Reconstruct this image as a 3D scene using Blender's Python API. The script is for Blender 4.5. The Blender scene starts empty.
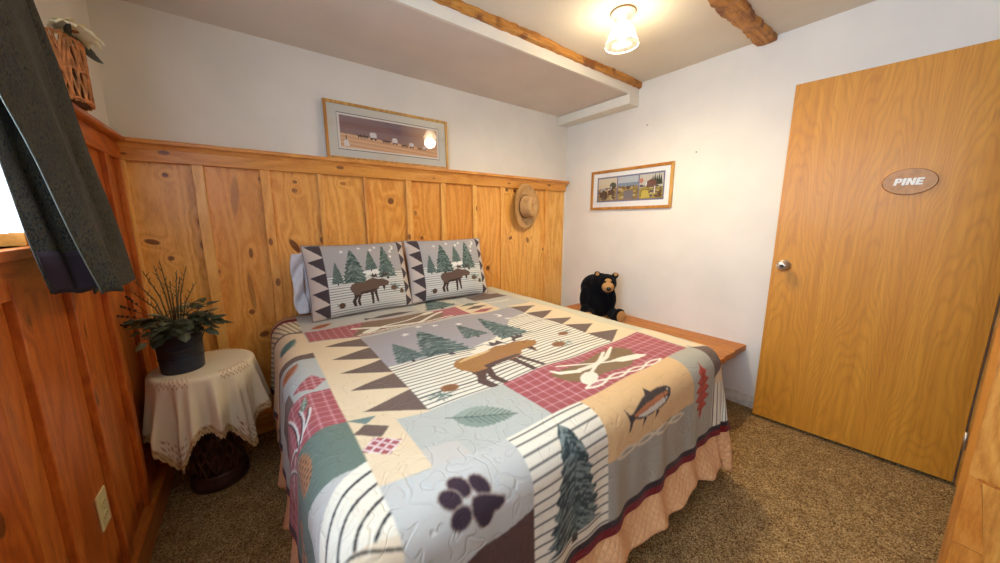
import bpy, bmesh, math, random
import numpy as np
from mathutils import Vector, Matrix
PI = math.pi
R = math.radians
rnd = random.Random(7)
nrg = np.random.default_rng(11)
scene = bpy.context.scene
COL = scene.collection

# ------------------------------------------------------------------ helpers
def lin(c):
    """sRGB 0-255 -> linear"""
    out = []
    for v in c:
        v = v / 255.0
        out.append(v / 12.92 if v <= 0.04045 else ((v + 0.055) / 1.055) ** 2.4)
    return tuple(out)

class MB:
    """collects faces, then links them as ONE mesh object"""
    def __init__(s):
        s.v = []; s.f = []; s.b = []; s.m = []; s.sm = []
        s.bid = 0.0; s.mi = 0
    def face(s, idx, smooth=False):
        s.f.append(tuple(idx)); s.b.append(s.bid); s.m.append(s.mi); s.sm.append(smooth)
    def verts(s, pts):
        n = len(s.v); s.v.extend([tuple(map(float, p)) for p in pts]); return n
    def box(s, x0, x1, y0, y1, z0, z1):
        n = s.verts([(x0,y0,z0),(x1,y0,z0),(x1,y1,z0),(x0,y1,z0),(x0,y0,z1),(x1,y0,z1),(x1,y1,z1),(x0,y1,z1)])
        for q in ((0,3,2,1),(4,5,6,7),(0,1,5,4),(1,2,6,5),(2,3,7,6),(3,0,4,7)):
            s.face([n+i for i in q])
    def prism(s, poly, axis, a0, a1):
        """extrude 2D polygon; axis = 'x','y','z' the extrusion direction"""
        def mk(p, a):
            if axis == 'x': return (a, p[0], p[1])
            if axis == 'y': return (p[0], a, p[1])
            return (p[0], p[1], a)
        k = len(poly); n = s.verts([mk(p, a0) for p in poly] + [mk(p, a1) for p in poly])
        s.face([n+i for i in range(k)][::-1]); s.face([n+k+i for i in range(k)])
        for i in range(k):
            j = (i+1) % k; s.face([n+i, n+j, n+k+j, n+k+i])
    def tube(s, pts, r, seg=8, cap=True):
        pts = [Vector(p) for p in pts]
        rs = r if hasattr(r, '__len__') else [r]*len(pts)
        rings = []
        t0 = (pts[1]-pts[0]).normalized()
        up = Vector((0,0,1)) if abs(t0.z) < .9 else Vector((1,0,0))
        for i, p in enumerate(pts):
            t = (pts[min(i+1, len(pts)-1)] - pts[max(i-1, 0)]).normalized()
            a = t.cross(up).normalized(); b = a.cross(t).normalized(); up = b
            rings.append(s.verts([p + a*math.cos(2*PI*k/seg)*rs[i] + b*math.sin(2*PI*k/seg)*rs[i] for k in range(seg)]))
        for i in range(len(pts)-1):
            for k in range(seg):
                l = (k+1) % seg
                s.face([rings[i]+k, rings[i]+l, rings[i+1]+l, rings[i+1]+k], True)
        if cap:
            s.face([rings[0]+k for k in range(seg)][::-1]); s.face([rings[-1]+k for k in range(seg)])
    def lathe(s, prof, seg=32, c=(0,0,0), rx=1, ry=1, fn=None):
        """prof list of (r,z); revolve about z"""
        rings = []
        for i, (r, z) in enumerate(prof):
            ring = []
            for k in range(seg):
                a = 2*PI*k/seg; rr = r if fn is None else fn(r, z, a, i)
                ring.append((c[0]+rr*rx*math.cos(a), c[1]+rr*ry*math.sin(a), c[2]+z))
            rings.append(s.verts(ring))
        for i in range(len(prof)-1):
            for k in range(seg):
                l = (k+1) % seg
                s.face([rings[i]+k, rings[i]+l, rings[i+1]+l, rings[i+1]+k], True)
        return rings
    def ball(s, c, r, nu=16, nv=10):
        r = r if hasattr(r, '__len__') else (r,r,r)
        prof = []
        rings = []
        for j in range(1, nv):
            th = PI*j/nv
            rings.append(s.verts([(c[0]+r[0]*math.sin(th)*math.cos(2*PI*k/nu), c[1]+r[1]*math.sin(th)*math.sin(2*PI*k/nu), c[2]-r[2]*math.cos(th)) for k in range(nu)]))
        b = s.verts([(c[0],c[1],c[2]-r[2]),(c[0],c[1],c[2]+r[2])])
        for k in range(nu):
            l = (k+1) % nu
            s.face([b, rings[0]+l, rings[0]+k], True); s.face([b+1, rings[-1]+k, rings[-1]+l], True)
            for j in range(len(rings)-1):
                s.face([rings[j]+k, rings[j]+l, rings[j+1]+l, rings[j+1]+k], True)
    def grid(s, P, smooth=True, closed=False):
        """P: nested list [i][j] of points"""
        ni, nj = len(P), len(P[0])
        n = s.verts([p for row in P for p in row])
        for i in range(ni-1):
            for j in range(nj if closed else nj-1):
                l = (j+1) % nj
                s.face([n+i*nj+j, n+i*nj+l, n+(i+1)*nj+l, n+(i+1)*nj+j], smooth)
    def build(s, name, mat, parent=None, bevel=0, subsurf=0, solid=0, xf=None):
        me = bpy.data.meshes.new(name)
        me.from_pydata(s.v, [], s.f)
        for m in (mat if isinstance(mat, (list, tuple)) else [mat]):
            me.materials.append(m)
        me.polygons.foreach_set('material_index', s.m)
        me.polygons.foreach_set('use_smooth', s.sm)
        a = me.attributes.new('bid', 'FLOAT', 'FACE'); a.data.foreach_set('value', s.b)
        if xf is not None: me.transform(xf)
        me.update()
        o = bpy.data.objects.new(name, me); COL.objects.link(o)
        if parent is not None: o.parent = parent
        if solid:
            m = o.modifiers.new('solid', 'SOLIDIFY'); m.thickness = solid; m.offset = -1
        if bevel:
            m = o.modifiers.new('bevel', 'BEVEL'); m.width = bevel; m.segments = 2; m.limit_method = 'ANGLE'
        if subsurf:
            m = o.modifiers.new('sub', 'SUBSURF'); m.levels = subsurf; m.render_levels = subsurf
        return o

def tag(o, label, cat, group=None):
    o['label'] = label; o['category'] = cat
    if group: o['group'] = group
    return o
def thing(name, loc, label, cat, rz=0, group=None):
    o = bpy.data.objects.new(name, None); COL.objects.link(o)
    o.location = loc; o.rotation_euler = (0, 0, rz); o.empty_display_size = .1
    return tag(o, label, cat, group)
def struct(o):
    o['kind'] = 'structure'; return o

# ------------------------------------------------------------------ node helpers
class NT:
    def __init__(s, name):
        s.mat = bpy.data.materials.new(name); s.mat.use_nodes = True
        s.t = s.mat.node_tree; s.t.nodes.clear()
        s.out = s.t.nodes.new('ShaderNodeOutputMaterial')
        s.b = s.t.nodes.new('ShaderNodeBsdfPrincipled'); s.t.links.new(s.b.outputs[0], s.out.inputs[0])
    def n(s, typ, **kw):
        nd = s.t.nodes.new(typ)
        for k, v in kw.items(): setattr(nd, k, v)
        return nd
    def put(s, sock, v):
        if hasattr(v, 'is_output'): s.t.links.new(v, sock)
        elif v is not None: sock.default_value = v
    def math(s, op, a, b=None, c=None, clamp=False):
        nd = s.n('ShaderNodeMath', operation=op, use_clamp=clamp)
        for i, v in enumerate((a, b, c)):
            if v is not None: s.put(nd.inputs[i], v)
        return nd.outputs[0]
    def vmath(s, op, a, b=None, out=0):
        nd = s.n('ShaderNodeVectorMath', operation=op)
        s.put(nd.inputs[0], a)
        if b is not None: s.put(nd.inputs[1], b)
        return nd.outputs[out]
    def noise(s, vec, scale=1, detail=2, rough=.5, dist=0, out=0):
        nd = s.n('ShaderNodeTexNoise')
        s.put(nd.inputs['Vector'], vec); nd.inputs['Scale'].default_value = scale
        nd.inputs['Detail'].default_value = detail; nd.inputs['Roughness'].default_value = rough
        nd.inputs['Distortion'].default_value = dist
        return nd.outputs[out]
    def ramp(s, fac, stops, interp='LINEAR'):
        nd = s.n('ShaderNodeValToRGB'); r = nd.color_ramp; r.interpolation = interp
        while len(r.elements) < len(stops): r.elements.new(.5)
        for e, (p, c) in zip(r.elements, stops):
            e.position = p; e.color = (*lin(c), 1) if len(c) == 3 else c
        s.put(nd.inputs[0], fac); return nd.outputs[0]
    def mix(s, fac, a, b, blend='MIX'):
        nd = s.n('ShaderNodeMix', data_type='RGBA', blend_type=blend)
        s.put(nd.inputs[0], fac)
        for i, v in ((6, a), (7, b)):
            if isinstance(v, tuple) and len(v) == 3: v = (*lin(v), 1)
            s.put(nd.inputs[i], v)
        return nd.outputs[2]
    def smooth(s, x, lo, hi, a=0, b=1):
        nd = s.n('ShaderNodeMapRange', interpolation_type='SMOOTHSTEP')
        s.put(nd.inputs[0], x)
        for i, v in enumerate((lo, hi, a, b)): s.put(nd.inputs[i+1], v)
        return nd.outputs[0]
    def obj(s): return s.n('ShaderNodeTexCoord').outputs['Object']
    def attr(s, name, out='Fac'): return s.n('ShaderNodeAttribute', attribute_name=name).outputs[out]
    def bump(s, h, strength=.3, dist=.01):
        nd = s.n('ShaderNodeBump'); nd.inputs['Strength'].default_value = strength; nd.inputs['Distance'].default_value = dist
        s.put(nd.inputs['Height'], h); s.t.links.new(nd.outputs[0], s.b.inputs['Normal'])
    def base(s, c):
        if isinstance(c, tuple) and len(c) == 3: c = (*lin(c), 1)
        s.put(s.b.inputs['Base Color'], c)
    def set(s, **kw):
        for k, v in kw.items(): s.put(s.b.inputs[k.replace('_', ' ')], v)

def plain(name, col, rough=.6, var=.08, scale=30, metal=0, bump=0, sheen=0):
    m = NT(name); n = m.noise(m.obj(), scale, 3)
    d = tuple(max(0, v*(1-var)) for v in col); u = tuple(min(255, v*(1+var)) for v in col)
    m.base(m.ramp(n, [(.3, d), (.7, u)])); m.set(Roughness=rough, Metallic=metal)
    if sheen: m.set(Sheen_Weight=sheen)
    if bump: m.bump(n, bump, .01)
    return m.mat

def pine(name, across, along, light=(214,150,78), mid=(196,126,56), dark=(160,92,38), knots=(), rough=.38, ring=1.0, auto=True):
    """knotty pine; across/along are axis indices; knots = (a, l, ra, rl, angle, kind)"""
    m = NT(name); o = m.obj()
    sep = m.n('ShaderNodeSeparateXYZ'); m.put(sep.inputs[0], o)
    A = sep.outputs[across]; L = sep.outputs[along]
    O = sep.outputs[3-across-along] if across+along in (1,2,3) else sep.outputs[0]
    bid = m.attr('bid')
    # knots: darkness and grain deflection
    kd = None; kg = None
    for (ka, kl, ra, rl, ang, kind) in knots:
        da = m.math('SUBTRACT', A, ka); dl = m.math('SUBTRACT', L, kl)
        c_, s_ = math.cos(ang), math.sin(ang)
        p = m.math('MULTIPLY', m.math('ADD', m.math('MULTIPLY', da, c_), m.math('MULTIPLY', dl, s_)), 1/ra)
        q = m.math('MULTIPLY', m.math('ADD', m.math('MULTIPLY', da, -s_), m.math('MULTIPLY', dl, c_)), 1/rl)
        d = m.math('SQRT', m.math('ADD', m.math('MULTIPLY', p, p), m.math('MULTIPLY', q, q)))
        k = m.smooth(d, .75, 1.15, kind, 0)
        kd = k if kd is None else m.math('MAXIMUM', kd, k)
        g = m.smooth(d, .6, 4.0, 1, 0)
        kg = g if kg is None else m.math('MAXIMUM', kg, g)
    comb = m.n('ShaderNodeCombineXYZ')
    m.put(comb.inputs[0], m.math('ADD', A, m.math('MULTIPLY', bid, 7.3)))
    m.put(comb.inputs[1], m.math('ADD', m.math('MULTIPLY', L, .16), m.math('MULTIPLY', bid, 3.1)))
    m.put(comb.inputs[2], m.math('MULTIPLY', O, .6))
    v = comb.outputs[0]
    big = m.noise(v, 5, 2, .5)
    rings = m.math('MULTIPLY', m.math('ADD', big, m.math('MULTIPLY', A, 1.3)), 62*ring)
    if kg is not None: rings = m.math('ADD', rings, m.math('MULTIPLY', kg, 7))
    w = m.math('SINE', rings)
    fine = m.noise(v, 160, 3, .6)
    f = m.math('ADD', m.math('MULTIPLY', m.math('ADD', m.math('MULTIPLY', w, .5), .5), .26), m.math('MULTIPLY', fine, .74))
    col = m.ramp(f, [(.22, light), (.5, mid), (.85, dark)])
    # per-board tint
    tint = m.ramp(m.math('FRACT', m.math('MULTIPLY', bid, 5.17)), [(0, (232,196,150)), (.35, (255,236,214)), (.7, (255,250,240)), (1, (244,214,176))])
    col = m.mix(.9, col, tint, 'MULTIPLY')
    blot = m.noise(v, 9, 2)
    col = m.mix(m.smooth(blot, .55, .8, 0, .22), col, (190,116,52), 'MIX')
    if auto:
        vo = m.n('ShaderNodeTexVoronoi', voronoi_dimensions='2D'); vc = m.n('ShaderNodeCombineXYZ')
        m.put(vc.inputs[0], m.math('ADD', m.math('MULTIPLY', A, 6.5), m.math('MULTIPLY', bid, 31.0)))
        m.put(vc.inputs[1], m.math('MULTIPLY', L, 3.2))
        m.put(vo.inputs['Vector'], vc.outputs[0]); vo.inputs['Scale'].default_value = 1
        sc = m.n('ShaderNodeSeparateColor'); m.put(sc.inputs[0], vo.outputs['Color'])
        size = m.smooth(sc.outputs[0], .6, 1, 0, .085)
        k = m.math('MULTIPLY', m.smooth(m.math('SUBTRACT', vo.outputs['Distance'], size), -.025, .012, .85, 0), m.math('GREATER_THAN', sc.outputs[0], .66))
        kd = k if kd is None else m.math('MAXIMUM', kd, k)
    if kd is not None:
        kn = m.ramp(m.noise(o, 90, 2), [(.3, (84,38,14)), (.7, (128,66,26))])
        col = m.mix(kd, col, kn)
    m.base(col); m.set(Roughness=rough)
    m.b.inputs['Coat Weight'].default_value = .15; m.b.inputs['Coat Roughness'].default_value = .25
    m.bump(fine, .06, .004)
    return m.mat

# ------------------------------------------------------------------ 2D painter (patterns printed on cloth and paper, stored as a colour attribute)
class Paint:
    def __init__(s, u0, u1, v0, v1, step, base):
        s.nu = int(round((u1-u0)/step))+1; s.nv = int(round((v1-v0)/step))+1
        s.u = np.linspace(u0, u1, s.nu); s.v = np.linspace(v0, v1, s.nv)
        s.U, s.V = np.meshgrid(s.u, s.v)            # [j,i]
        s.C = np.empty((s.nv, s.nu, 3)); s.C[:] = lin(base)
    def warp(s, fn): s.U, s.V = fn(s.U, s.V)
    def mpoly(s, pts):
        p = np.array(pts, float); ins = np.zeros(s.U.shape, bool)
        bb = (s.U >= p[:,0].min()) & (s.U <= p[:,0].max()) & (s.V >= p[:,1].min()) & (s.V <= p[:,1].max())
        if not bb.any(): return ins
        x = s.U[bb]; y = s.V[bb]; r = np.zeros(x.shape, bool)
        for i in range(len(p)):
            (x1, y1), (x2, y2) = p[i-1], p[i]
            if y1 == y2: continue
            r ^= ((y1 > y) != (y2 > y)) & (x < (x2-x1)*(y-y1)/(y2-y1)+x1)
        ins[bb] = r; return ins
    def mrect(s, u0, u1, v0, v1): return (s.U >= u0) & (s.U < u1) & (s.V >= v0) & (s.V < v1)
    def mell(s, cu, cv, a, b, ang=0):
        c, n = math.cos(ang), math.sin(ang); x = s.U-cu; y = s.V-cv
        return ((x*c+y*n)/a)**2 + ((-x*n+y*c)/b)**2 < 1
    def mline(s, pts, w):
        r = np.zeros(s.U.shape, bool)
        ws = w if hasattr(w, '__len__') else [w]*len(pts)
        for i in range(len(pts)-1):
            (x1, y1), (x2, y2) = pts[i], pts[i+1]; wm = max(ws[i], ws[i+1])
            bb = (s.U > min(x1,x2)-wm) & (s.U < max(x1,x2)+wm) & (s.V > min(y1,y2)-wm) & (s.V < max(y1,y2)+wm)
            if not bb.any(): continue
            x = s.U[bb]; y = s.V[bb]; d = np.array([x2-x1, y2-y1]); L2 = d @ d + 1e-12
            t = np.clip(((x-x1)*d[0]+(y-y1)*d[1])/L2, 0, 1)
            r[bb] |= np.hypot(x-x1-t*d[0], y-y1-t*d[1]) < (ws[i]*(1-t)+ws[i+1]*t)/2
        return r
    def fill(s, m, c, a=1.0): s.C[m] = s.C[m]*(1-a) + np.array(lin(c))*a
    def poly(s, pts, c, a=1.0): s.fill(s.mpoly(pts), c, a)
    def rect(s, u0, u1, v0, v1, c): s.fill(s.mrect(u0,u1,v0,v1), c)
    def ell(s, cu, cv, a, b, c, ang=0): s.fill(s.mell(cu,cv,a,b,ang), c)
    def line(s, pts, w, c): s.fill(s.mline(pts, w), c)
    def stripes(s, m, pitch, w, c, f=None):
        f = s.V if f is None else f
        s.fill(m & (np.mod(f, pitch) < w), c)
    def check(s, m, base=(166,86,86), lo=(194,132,132), pitch=.034, w=.0055, ang=0):
        c, n = math.cos(ang), math.sin(ang); x = s.U*c+s.V*n; y = -s.U*n+s.V*c
        s.fill(m, base)
        s.fill(m & ((np.mod(x, pitch) < w) | (np.mod(y, pitch) < w)), lo)
        s.fill(m & (np.mod(x, pitch) < w) & (np.mod(y, pitch) < w), (214,160,164))
    def tree(s, cu, vb, w, h, col=(94,110,104), dk=(62,78,76), lt=(134,148,140), flat=True, n=None, trunk=True, seed=1, ex=.85):
        g = random.Random(seed)
        if trunk: s.rect(cu-w*.05, cu+w*.05, vb-h*.07, vb+h*.1, (72,62,58))
        L = []; k = 9
        for side in (-1, 1):
            pts = []
            for i in range(k):
                t = i/k
                wd = w/2*(1-t)**ex
                pts.append((cu+side*wd*(1.0+g.uniform(-.05,.10)), vb+h*(t+g.uniform(-.01,.01))))
                pts.append((cu+side*wd*g.uniform(.72,.82), vb+h*(t+.045)))
            L.append(pts)
        s.poly(L[0]+[(cu, vb+h)]+L[1][::-1], col)
        m0 = s.mpoly(L[0]+[(cu, vb+h)]+L[1][::-1])
        nn = n or 60
        for i in range(nn):
            t = g.random()**1.4; wd = w/2*(1-t)**ex
            x = cu+g.uniform(-1,1)*wd*.9; y = vb+h*t*.97
            sd = 1 if x > cu else -1; l = w*g.uniform(.08,.18)
            mk = s.mline([(x,y+h*.02),(x+sd*l,y-h*.03)], [w*.035, w*.012])
            s.fill(mk & m0, dk if g.random() < .55 else lt)
    def star(s, cu, cv, r, c):
        pts = []
        for k in range(10):
            a = PI/2+k*PI/5; q = r if k % 2 == 0 else r*.42
            pts.append((cu+q*math.cos(a), cv+q*math.sin(a)))
        s.poly(pts, c)
    def moon(s, cu, cv, r, c):
        s.fill(s.mell(cu,cv,r,r) & ~s.mell(cu-r*.45,cv+r*.15,r*.85,r*.85), c)
    def leaf(s, a, b, wid, c, vein, serr=0, dark=None):
        a = np.array(a, float); b = np.array(b, float); d = b-a; L = np.hypot(*d); d /= L; n = np.array([-d[1], d[0]])
        up = []; dn = []
        for i in range(25):
            t = i/24; w_ = wid*math.sin(PI*t**.8)*(1+serr*(1 if i % 2 else -1))
            up.append(tuple(a+d*L*t+n*w_)); dn.append(tuple(a+d*L*t-n*w_))
        s.poly(up+dn[::-1], c)
        if dark: s.poly(dn+[tuple(b), tuple(a)], dark, .5)
        s.line([tuple(a-d*L*.1), tuple(b)], wid*.09, vein)
        for i in range(2, 10):
            t = i/11; p = a+d*L*t; ww = wid*math.sin(PI*t**.8)*.8
            for sg in (-1,1): s.line([tuple(p), tuple(p+d*ww*.9+n*sg*ww*.9)], wid*.06, vein)
    def moose(s, x, y, k, body=(126,96,72), dark=(80,62,54)):
        """x,y = hoof line left, k = body length; facing right"""
        T = lambda pts: [(x+px*k, y+py*k) for px, py in pts]
        s.poly(T([(.10,.52),(.12,.30),(.05,.18),(.10,.02),(.19,.0),(.16,.18),(.26,.34),(.3,.5)]), dark)
        s.poly(T([(.2,.5),(.24,.32),(.20,.15),(.25,.0),(.31,.0),(.28,.18),(.34,.36)]), dark)
        s.poly(T([(.58,.5),(.62,.30),(.64,.02),(.70,.02),(.70,.30),(.74,.5)]), dark)
        s.poly(T([(.70,.5),(.75,.30),(.80,.05),(.86,.04),(.82,.32),(.82,.5)]), dark)
        s.poly(T([(.02,.62),(.05,.50),(.14,.38),(.30,.36),(.55,.38),(.72,.40),(.86,.46),(.92,.54),(1.0,.56),(1.06,.46),(1.10,.46),(1.11,.54),(1.22,.58),(1.26,.66),(1.20,.72),(1.08,.78),(.98,.80),(.90,.80),(.76,.86),(.62,.82),(.46,.74),(.26,.74),(.10,.72)]), body)
        s.poly(T([(.30,.36),(.55,.38),(.86,.46),(.80,.5),(.5,.46),(.3,.44)]), dark)
        s.poly(T([(1.02,.56),(1.06,.38),(1.11,.55)]), dark)
        for base in ((.93,.80),(1.04,.80)):
            sg = -1 if base[0] < 1 else 1
            b = base
            s.poly(T([b,(b[0]+sg*.06,b[1]+.07),(b[0]+sg*.20,b[1]+.08),(b[0]+sg*.26,b[1]+.20),(b[0]+sg*.20,b[1]+.14),(b[0]+sg*.17,b[1]+.22),(b[0]+sg*.12,b[1]+.14),(b[0]+sg*.06,b[1]+.20),(b[0]+sg*.03,b[1]+.10),(b[0]-.02,b[1]+.05)]), (84,70,64))
        s.ell(x+1.10*k, y+.70*k, .012*k, .012*k, (30,24,20))
    def cone(s, cu, cv, a, b, c=(150,104,66), dk=(92,62,44), ang=0):
        s.ell(cu, cv, a, b, c, ang)
        m0 = s.mell(cu, cv, a, b, ang)
        for i in range(-4, 5):
            for j in range(-4, 5):
                s.fill(m0 & s.mell(cu+(i+.5*(j % 2))*a*.42, cv+j*b*.25, a*.16, b*.06), dk)
        for k in range(18):
            t = 2*PI*k/18
            s.ell(cu+a*.95*math.cos(t), cv+b*.95*math.sin(t), a*.16, a*.16, c)
    def needles(s, cu, cv, r, n, c, seed=3):
        g = random.Random(seed)
        for i in range(n):
            t = g.uniform(0, 2*PI); l = r*g.uniform(.6,1)
            s.line([(cu,cv),(cu+l*math.cos(t), cv+l*.7*math.sin(t))], r*.07, c)

def painted_mesh(name, P, paint, mat, parent=None, closed_back=None):
    """P array [nv,nu,3]; colours from paint; ONE mesh"""
    nv, nu = P.shape[:2]
    idx = np.arange(nv*nu).reshape(nv, nu)
    q = np.stack([idx[:-1,:-1], idx[:-1,1:], idx[1:,1:], idx[1:,:-1]], -1).reshape(-1, 4)
    verts = P.reshape(-1, 3); cols = paint.reshape(-1, 3)
    if closed_back is not None:
        B, bc = closed_back; off = len(verts)
        verts = np.concatenate([verts, B.reshape(-1,3)]); cols = np.concatenate([cols, np.tile(lin(bc), (nv*nu,1))])
        q = np.concatenate([q, q[:, ::-1]+off])
    me = bpy.data.meshes.new(name)
    me.vertices.add(len(verts)); me.vertices.foreach_set('co', verts.astype(np.float32).ravel())
    me.loops.add(len(q)*4); me.loops.foreach_set('vertex_index', q.astype(np.int32).ravel())
    me.polygons.add(len(q)); me.polygons.foreach_set('loop_start', np.arange(0, len(q)*4, 4, dtype=np.int32))
    me.polygons.foreach_set('use_smooth', np.ones(len(q), bool))
    me.update(calc_edges=True); me.validate()
    a = me.attributes.new('Col', 'FLOAT_COLOR', 'POINT')
    a.data.foreach_set('color', np.concatenate([cols, np.ones((len(cols),1))], 1).astype(np.float32).ravel())
    me.materials.append(mat)
    o = bpy.data.objects.new(name, me); COL.objects.link(o)
    if parent is not None: o.parent = parent
    return o

def cloth_mat(name, rough=.9, quilting=.0, weave=900, weave_s=.08, sheen=.1):
    m = NT(name); c = m.attr('Col', 'Color'); o = m.obj()
    n = m.noise(o, weave, 2)
    col = m.mix(.16, c, m.ramp(n, [(.3, (150,150,150)), (.7, (255,255,255))]), 'MULTIPLY')
    m.base(col); m.set(Roughness=rough, Sheen_Weight=sheen, Specular_IOR_Level=.15)
    h = m.math('MULTIPLY', n, weave_s)
    if quilting:
        k = m.noise(o, 15, 1, .4, 1.0)
        line = m.smooth(m.math('ABSOLUTE', m.math('SUBTRACT', k, .5)), .0, .045, 0, 1)
        h = m.math('ADD', h, m.math('MULTIPLY', line, quilting))
    m.bump(h, .5, .006)
    return m.mat

# ------------------------------------------------------------------ dimensions (metres)
XL, XR, YB, YN = -.47, 2.66, 2.40, -1.6         # plaster wall faces, near wall
ZC, ZL = 2.385, 2.285                            # upper ceiling, lowered ceiling over the bed
ZW = 1.674                                       # top of the wainscot ledge

# ------------------------------------------------------------------ materials
def plaster(name, col, bump=.12):
    m = NT(name); o = m.obj(); n = m.noise(o, 3, 3); f = m.noise(o, 220, 3, .6)
    d = tuple(v*.97 for v in col)
    m.base(m.ramp(n, [(.35, d), (.65, col)])); m.set(Roughness=.85, Specular_IOR_Level=.25)
    m.bump(f, bump, .003); return m.mat
M_wall = plaster('plaster_wall', (236,229,216))
M_ceil = plaster('ceiling_paint', (232,222,202), .25)
M_rim = plaster('white_trim_paint', (236,230,214), .05)
K_back = [(-.473,1.332,.028,.022,.2,.9),(-.393,1.185,.03,.014,-.3,.9),(-.335,1.098,.013,.013,0,.9),(-.307,1.516,.012,.011,0,.95),(-.191,1.283,.024,.03,0,.7),(-.197,1.161,.02,.032,0,.7),(.097,1.513,.03,.018,-.6,.85),(.25,1.518,.012,.011,0,.8),(.243,1.468,.017,.014,0,.7),(.215,1.135,.018,.05,.5,.9),(.377,1.16,.02,.03,.5,.8),(.823,1.424,.024,.024,0,.85),(.956,1.177,.022,.024,0,.9),(1.045,1.156,.015,.014,0,.8),(1.003,1.342,.012,.02,0,.6),(1.655,.87,.022,.022,0,.95),(1.911,1.126,.022,.014,.5,.85),(1.868,1.553,.015,.015,0,.9),(1.961,1.549,.018,.015,0,.95),(.517,1.525,.018,.01,0,.6),(-.172,1.012,.022,.02,0,.85),(-.004,1.106,.01,.03,0,.85),(-.034,.761,.016,.016,0,.8),(-.182,.646,.022,.1,.1,.6),(-.022,.879,.014,.12,.05,.5),(.012,.616,.025,.018,.3,.85),(-.042,1.429,.018,.11,-.1,.45),(.386,1.21,.018,.05,.3,.5),(2.12,1.1,.02,.03,.4,.7),(2.33,1.0,.014,.014,0,.9)]
K_left = [(1.602,.949,.016,.03,0,.9),(1.312,1.053,.02,.018,0,.7),(1.572,.724,.012,.03,.1,.85),(1.075,.68,.016,.03,0,.9),(1.333,.73,.012,.012,0,.8),(2.155,.983,.014,.03,0,.8)]
M_pine_back = pine('knotty_pine_back', 0, 2, (250,204,124), (238,182,94), (206,142,60), K_back, auto=False)
M_pine_left = pine('knotty_pine_left', 1, 2, (212,132,58), (190,106,42), (146,74,26), K_left, auto=False)  # same pine, darker and redder: dim warm light on this wall painted in
M_pine_x = pine('pine_rail_x', 2, 0, (240,194,108), (228,174,86), (202,144,64))
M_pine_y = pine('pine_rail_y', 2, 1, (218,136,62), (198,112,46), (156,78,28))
M_pine_ledge = pine('pine_ledge', 1, 0, (234,176,96), (220,154,76), (192,122,56))
M_pine_jamb = pine('pine_jamb', 1, 2, (240,178,92), (226,156,70), (190,116,46))
M_dark_gap = plain('shadow_gap_wood', (70,36,16), .7)

def carpet():
    m = NT('berber_carpet'); o = m.obj()
    vo = m.n('ShaderNodeTexVoronoi'); m.put(vo.inputs['Vector'], o); vo.inputs['Scale'].default_value = 260
    sc = m.n('ShaderNodeSeparateColor'); m.put(sc.inputs[0], vo.outputs['Color'])
    col = m.ramp(sc.outputs[0], [(0,(108,80,48)),(.22,(160,126,78)),(.55,(194,158,104)),(.85,(218,188,138)),(1,(130,100,64))], 'CONSTANT')
    big = m.noise(o, 14, 4, .6)
    col = m.mix(m.smooth(big, .35, .7, 0, .35), col, (84,64,44))
    m.base(col); m.set(Roughness=.97, Specular_IOR_Level=.05)
    m.bump(m.math('SUBTRACT', 1, vo.outputs['Distance']), .8, .006); return m.mat
M_carpet = carpet()

# ------------------------------------------------------------------ room shell
def slab(name, boxes, mat, bevel=0, parent=None):
    b = MB()
    for i, q in enumerate(boxes):
        b.bid = rnd.random(); b.box(*q)
    return struct(b.build(name, mat, parent, bevel))
slab('floor', [(XL-.2, XR+.2, YN-.1, YB+.1, -.06, 0)], M_carpet)
WY0, WY1, WZ0, WZ1 = -.55, 1.46, 1.225, 2.08      # window opening in the left wall, widened out of view to spread the daylight
slab('wall_left', [(XL-.12, XL, YN, WY0, 0, ZC), (XL-.12, XL, WY1, YB+.1, 0, ZC), (XL-.12, XL, WY0, WY1, 0, WZ0), (XL-.12, XL, WY0, WY1, WZ1, ZC)], M_wall)
slab('wall_back', [(XL, XR, YB, YB+.1, 0, ZC)], M_wall)
slab('wall_right', [(XR, XR+.1, YN, YB+.1, 0, ZC)], M_wall)
slab('wall_front', [(XL, XR, YN-.1, YN, 0, ZC)], M_wall)
slab('wall_entry', [(1.70, 1.86, YN, -.165, 0, ZC), (1.86, XR, -.32, -.22, 2.08, ZC)], M_wall)
slab('ceiling', [(XL-.1, XR+.1, YN-.1, YB+.1, ZC, ZC+.08)], M_ceil)
slab('trim_1', [(XL, XR, 1.655, YB, ZL, ZC-.002)], plaster('low_ceiling_paint', (224,212,198), .3))   # lowered ceiling over the bed
slab('trim_2', [(XL, XR, 1.637, 1.655, ZL-.004, ZC-.04)], M_rim)                        # its painted front board
slab('trim_3', [(2.525, XR, 1.630, YB, 2.205, ZL-.004)], M_rim, .004)                   # boxed pipe along the right wall

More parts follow.
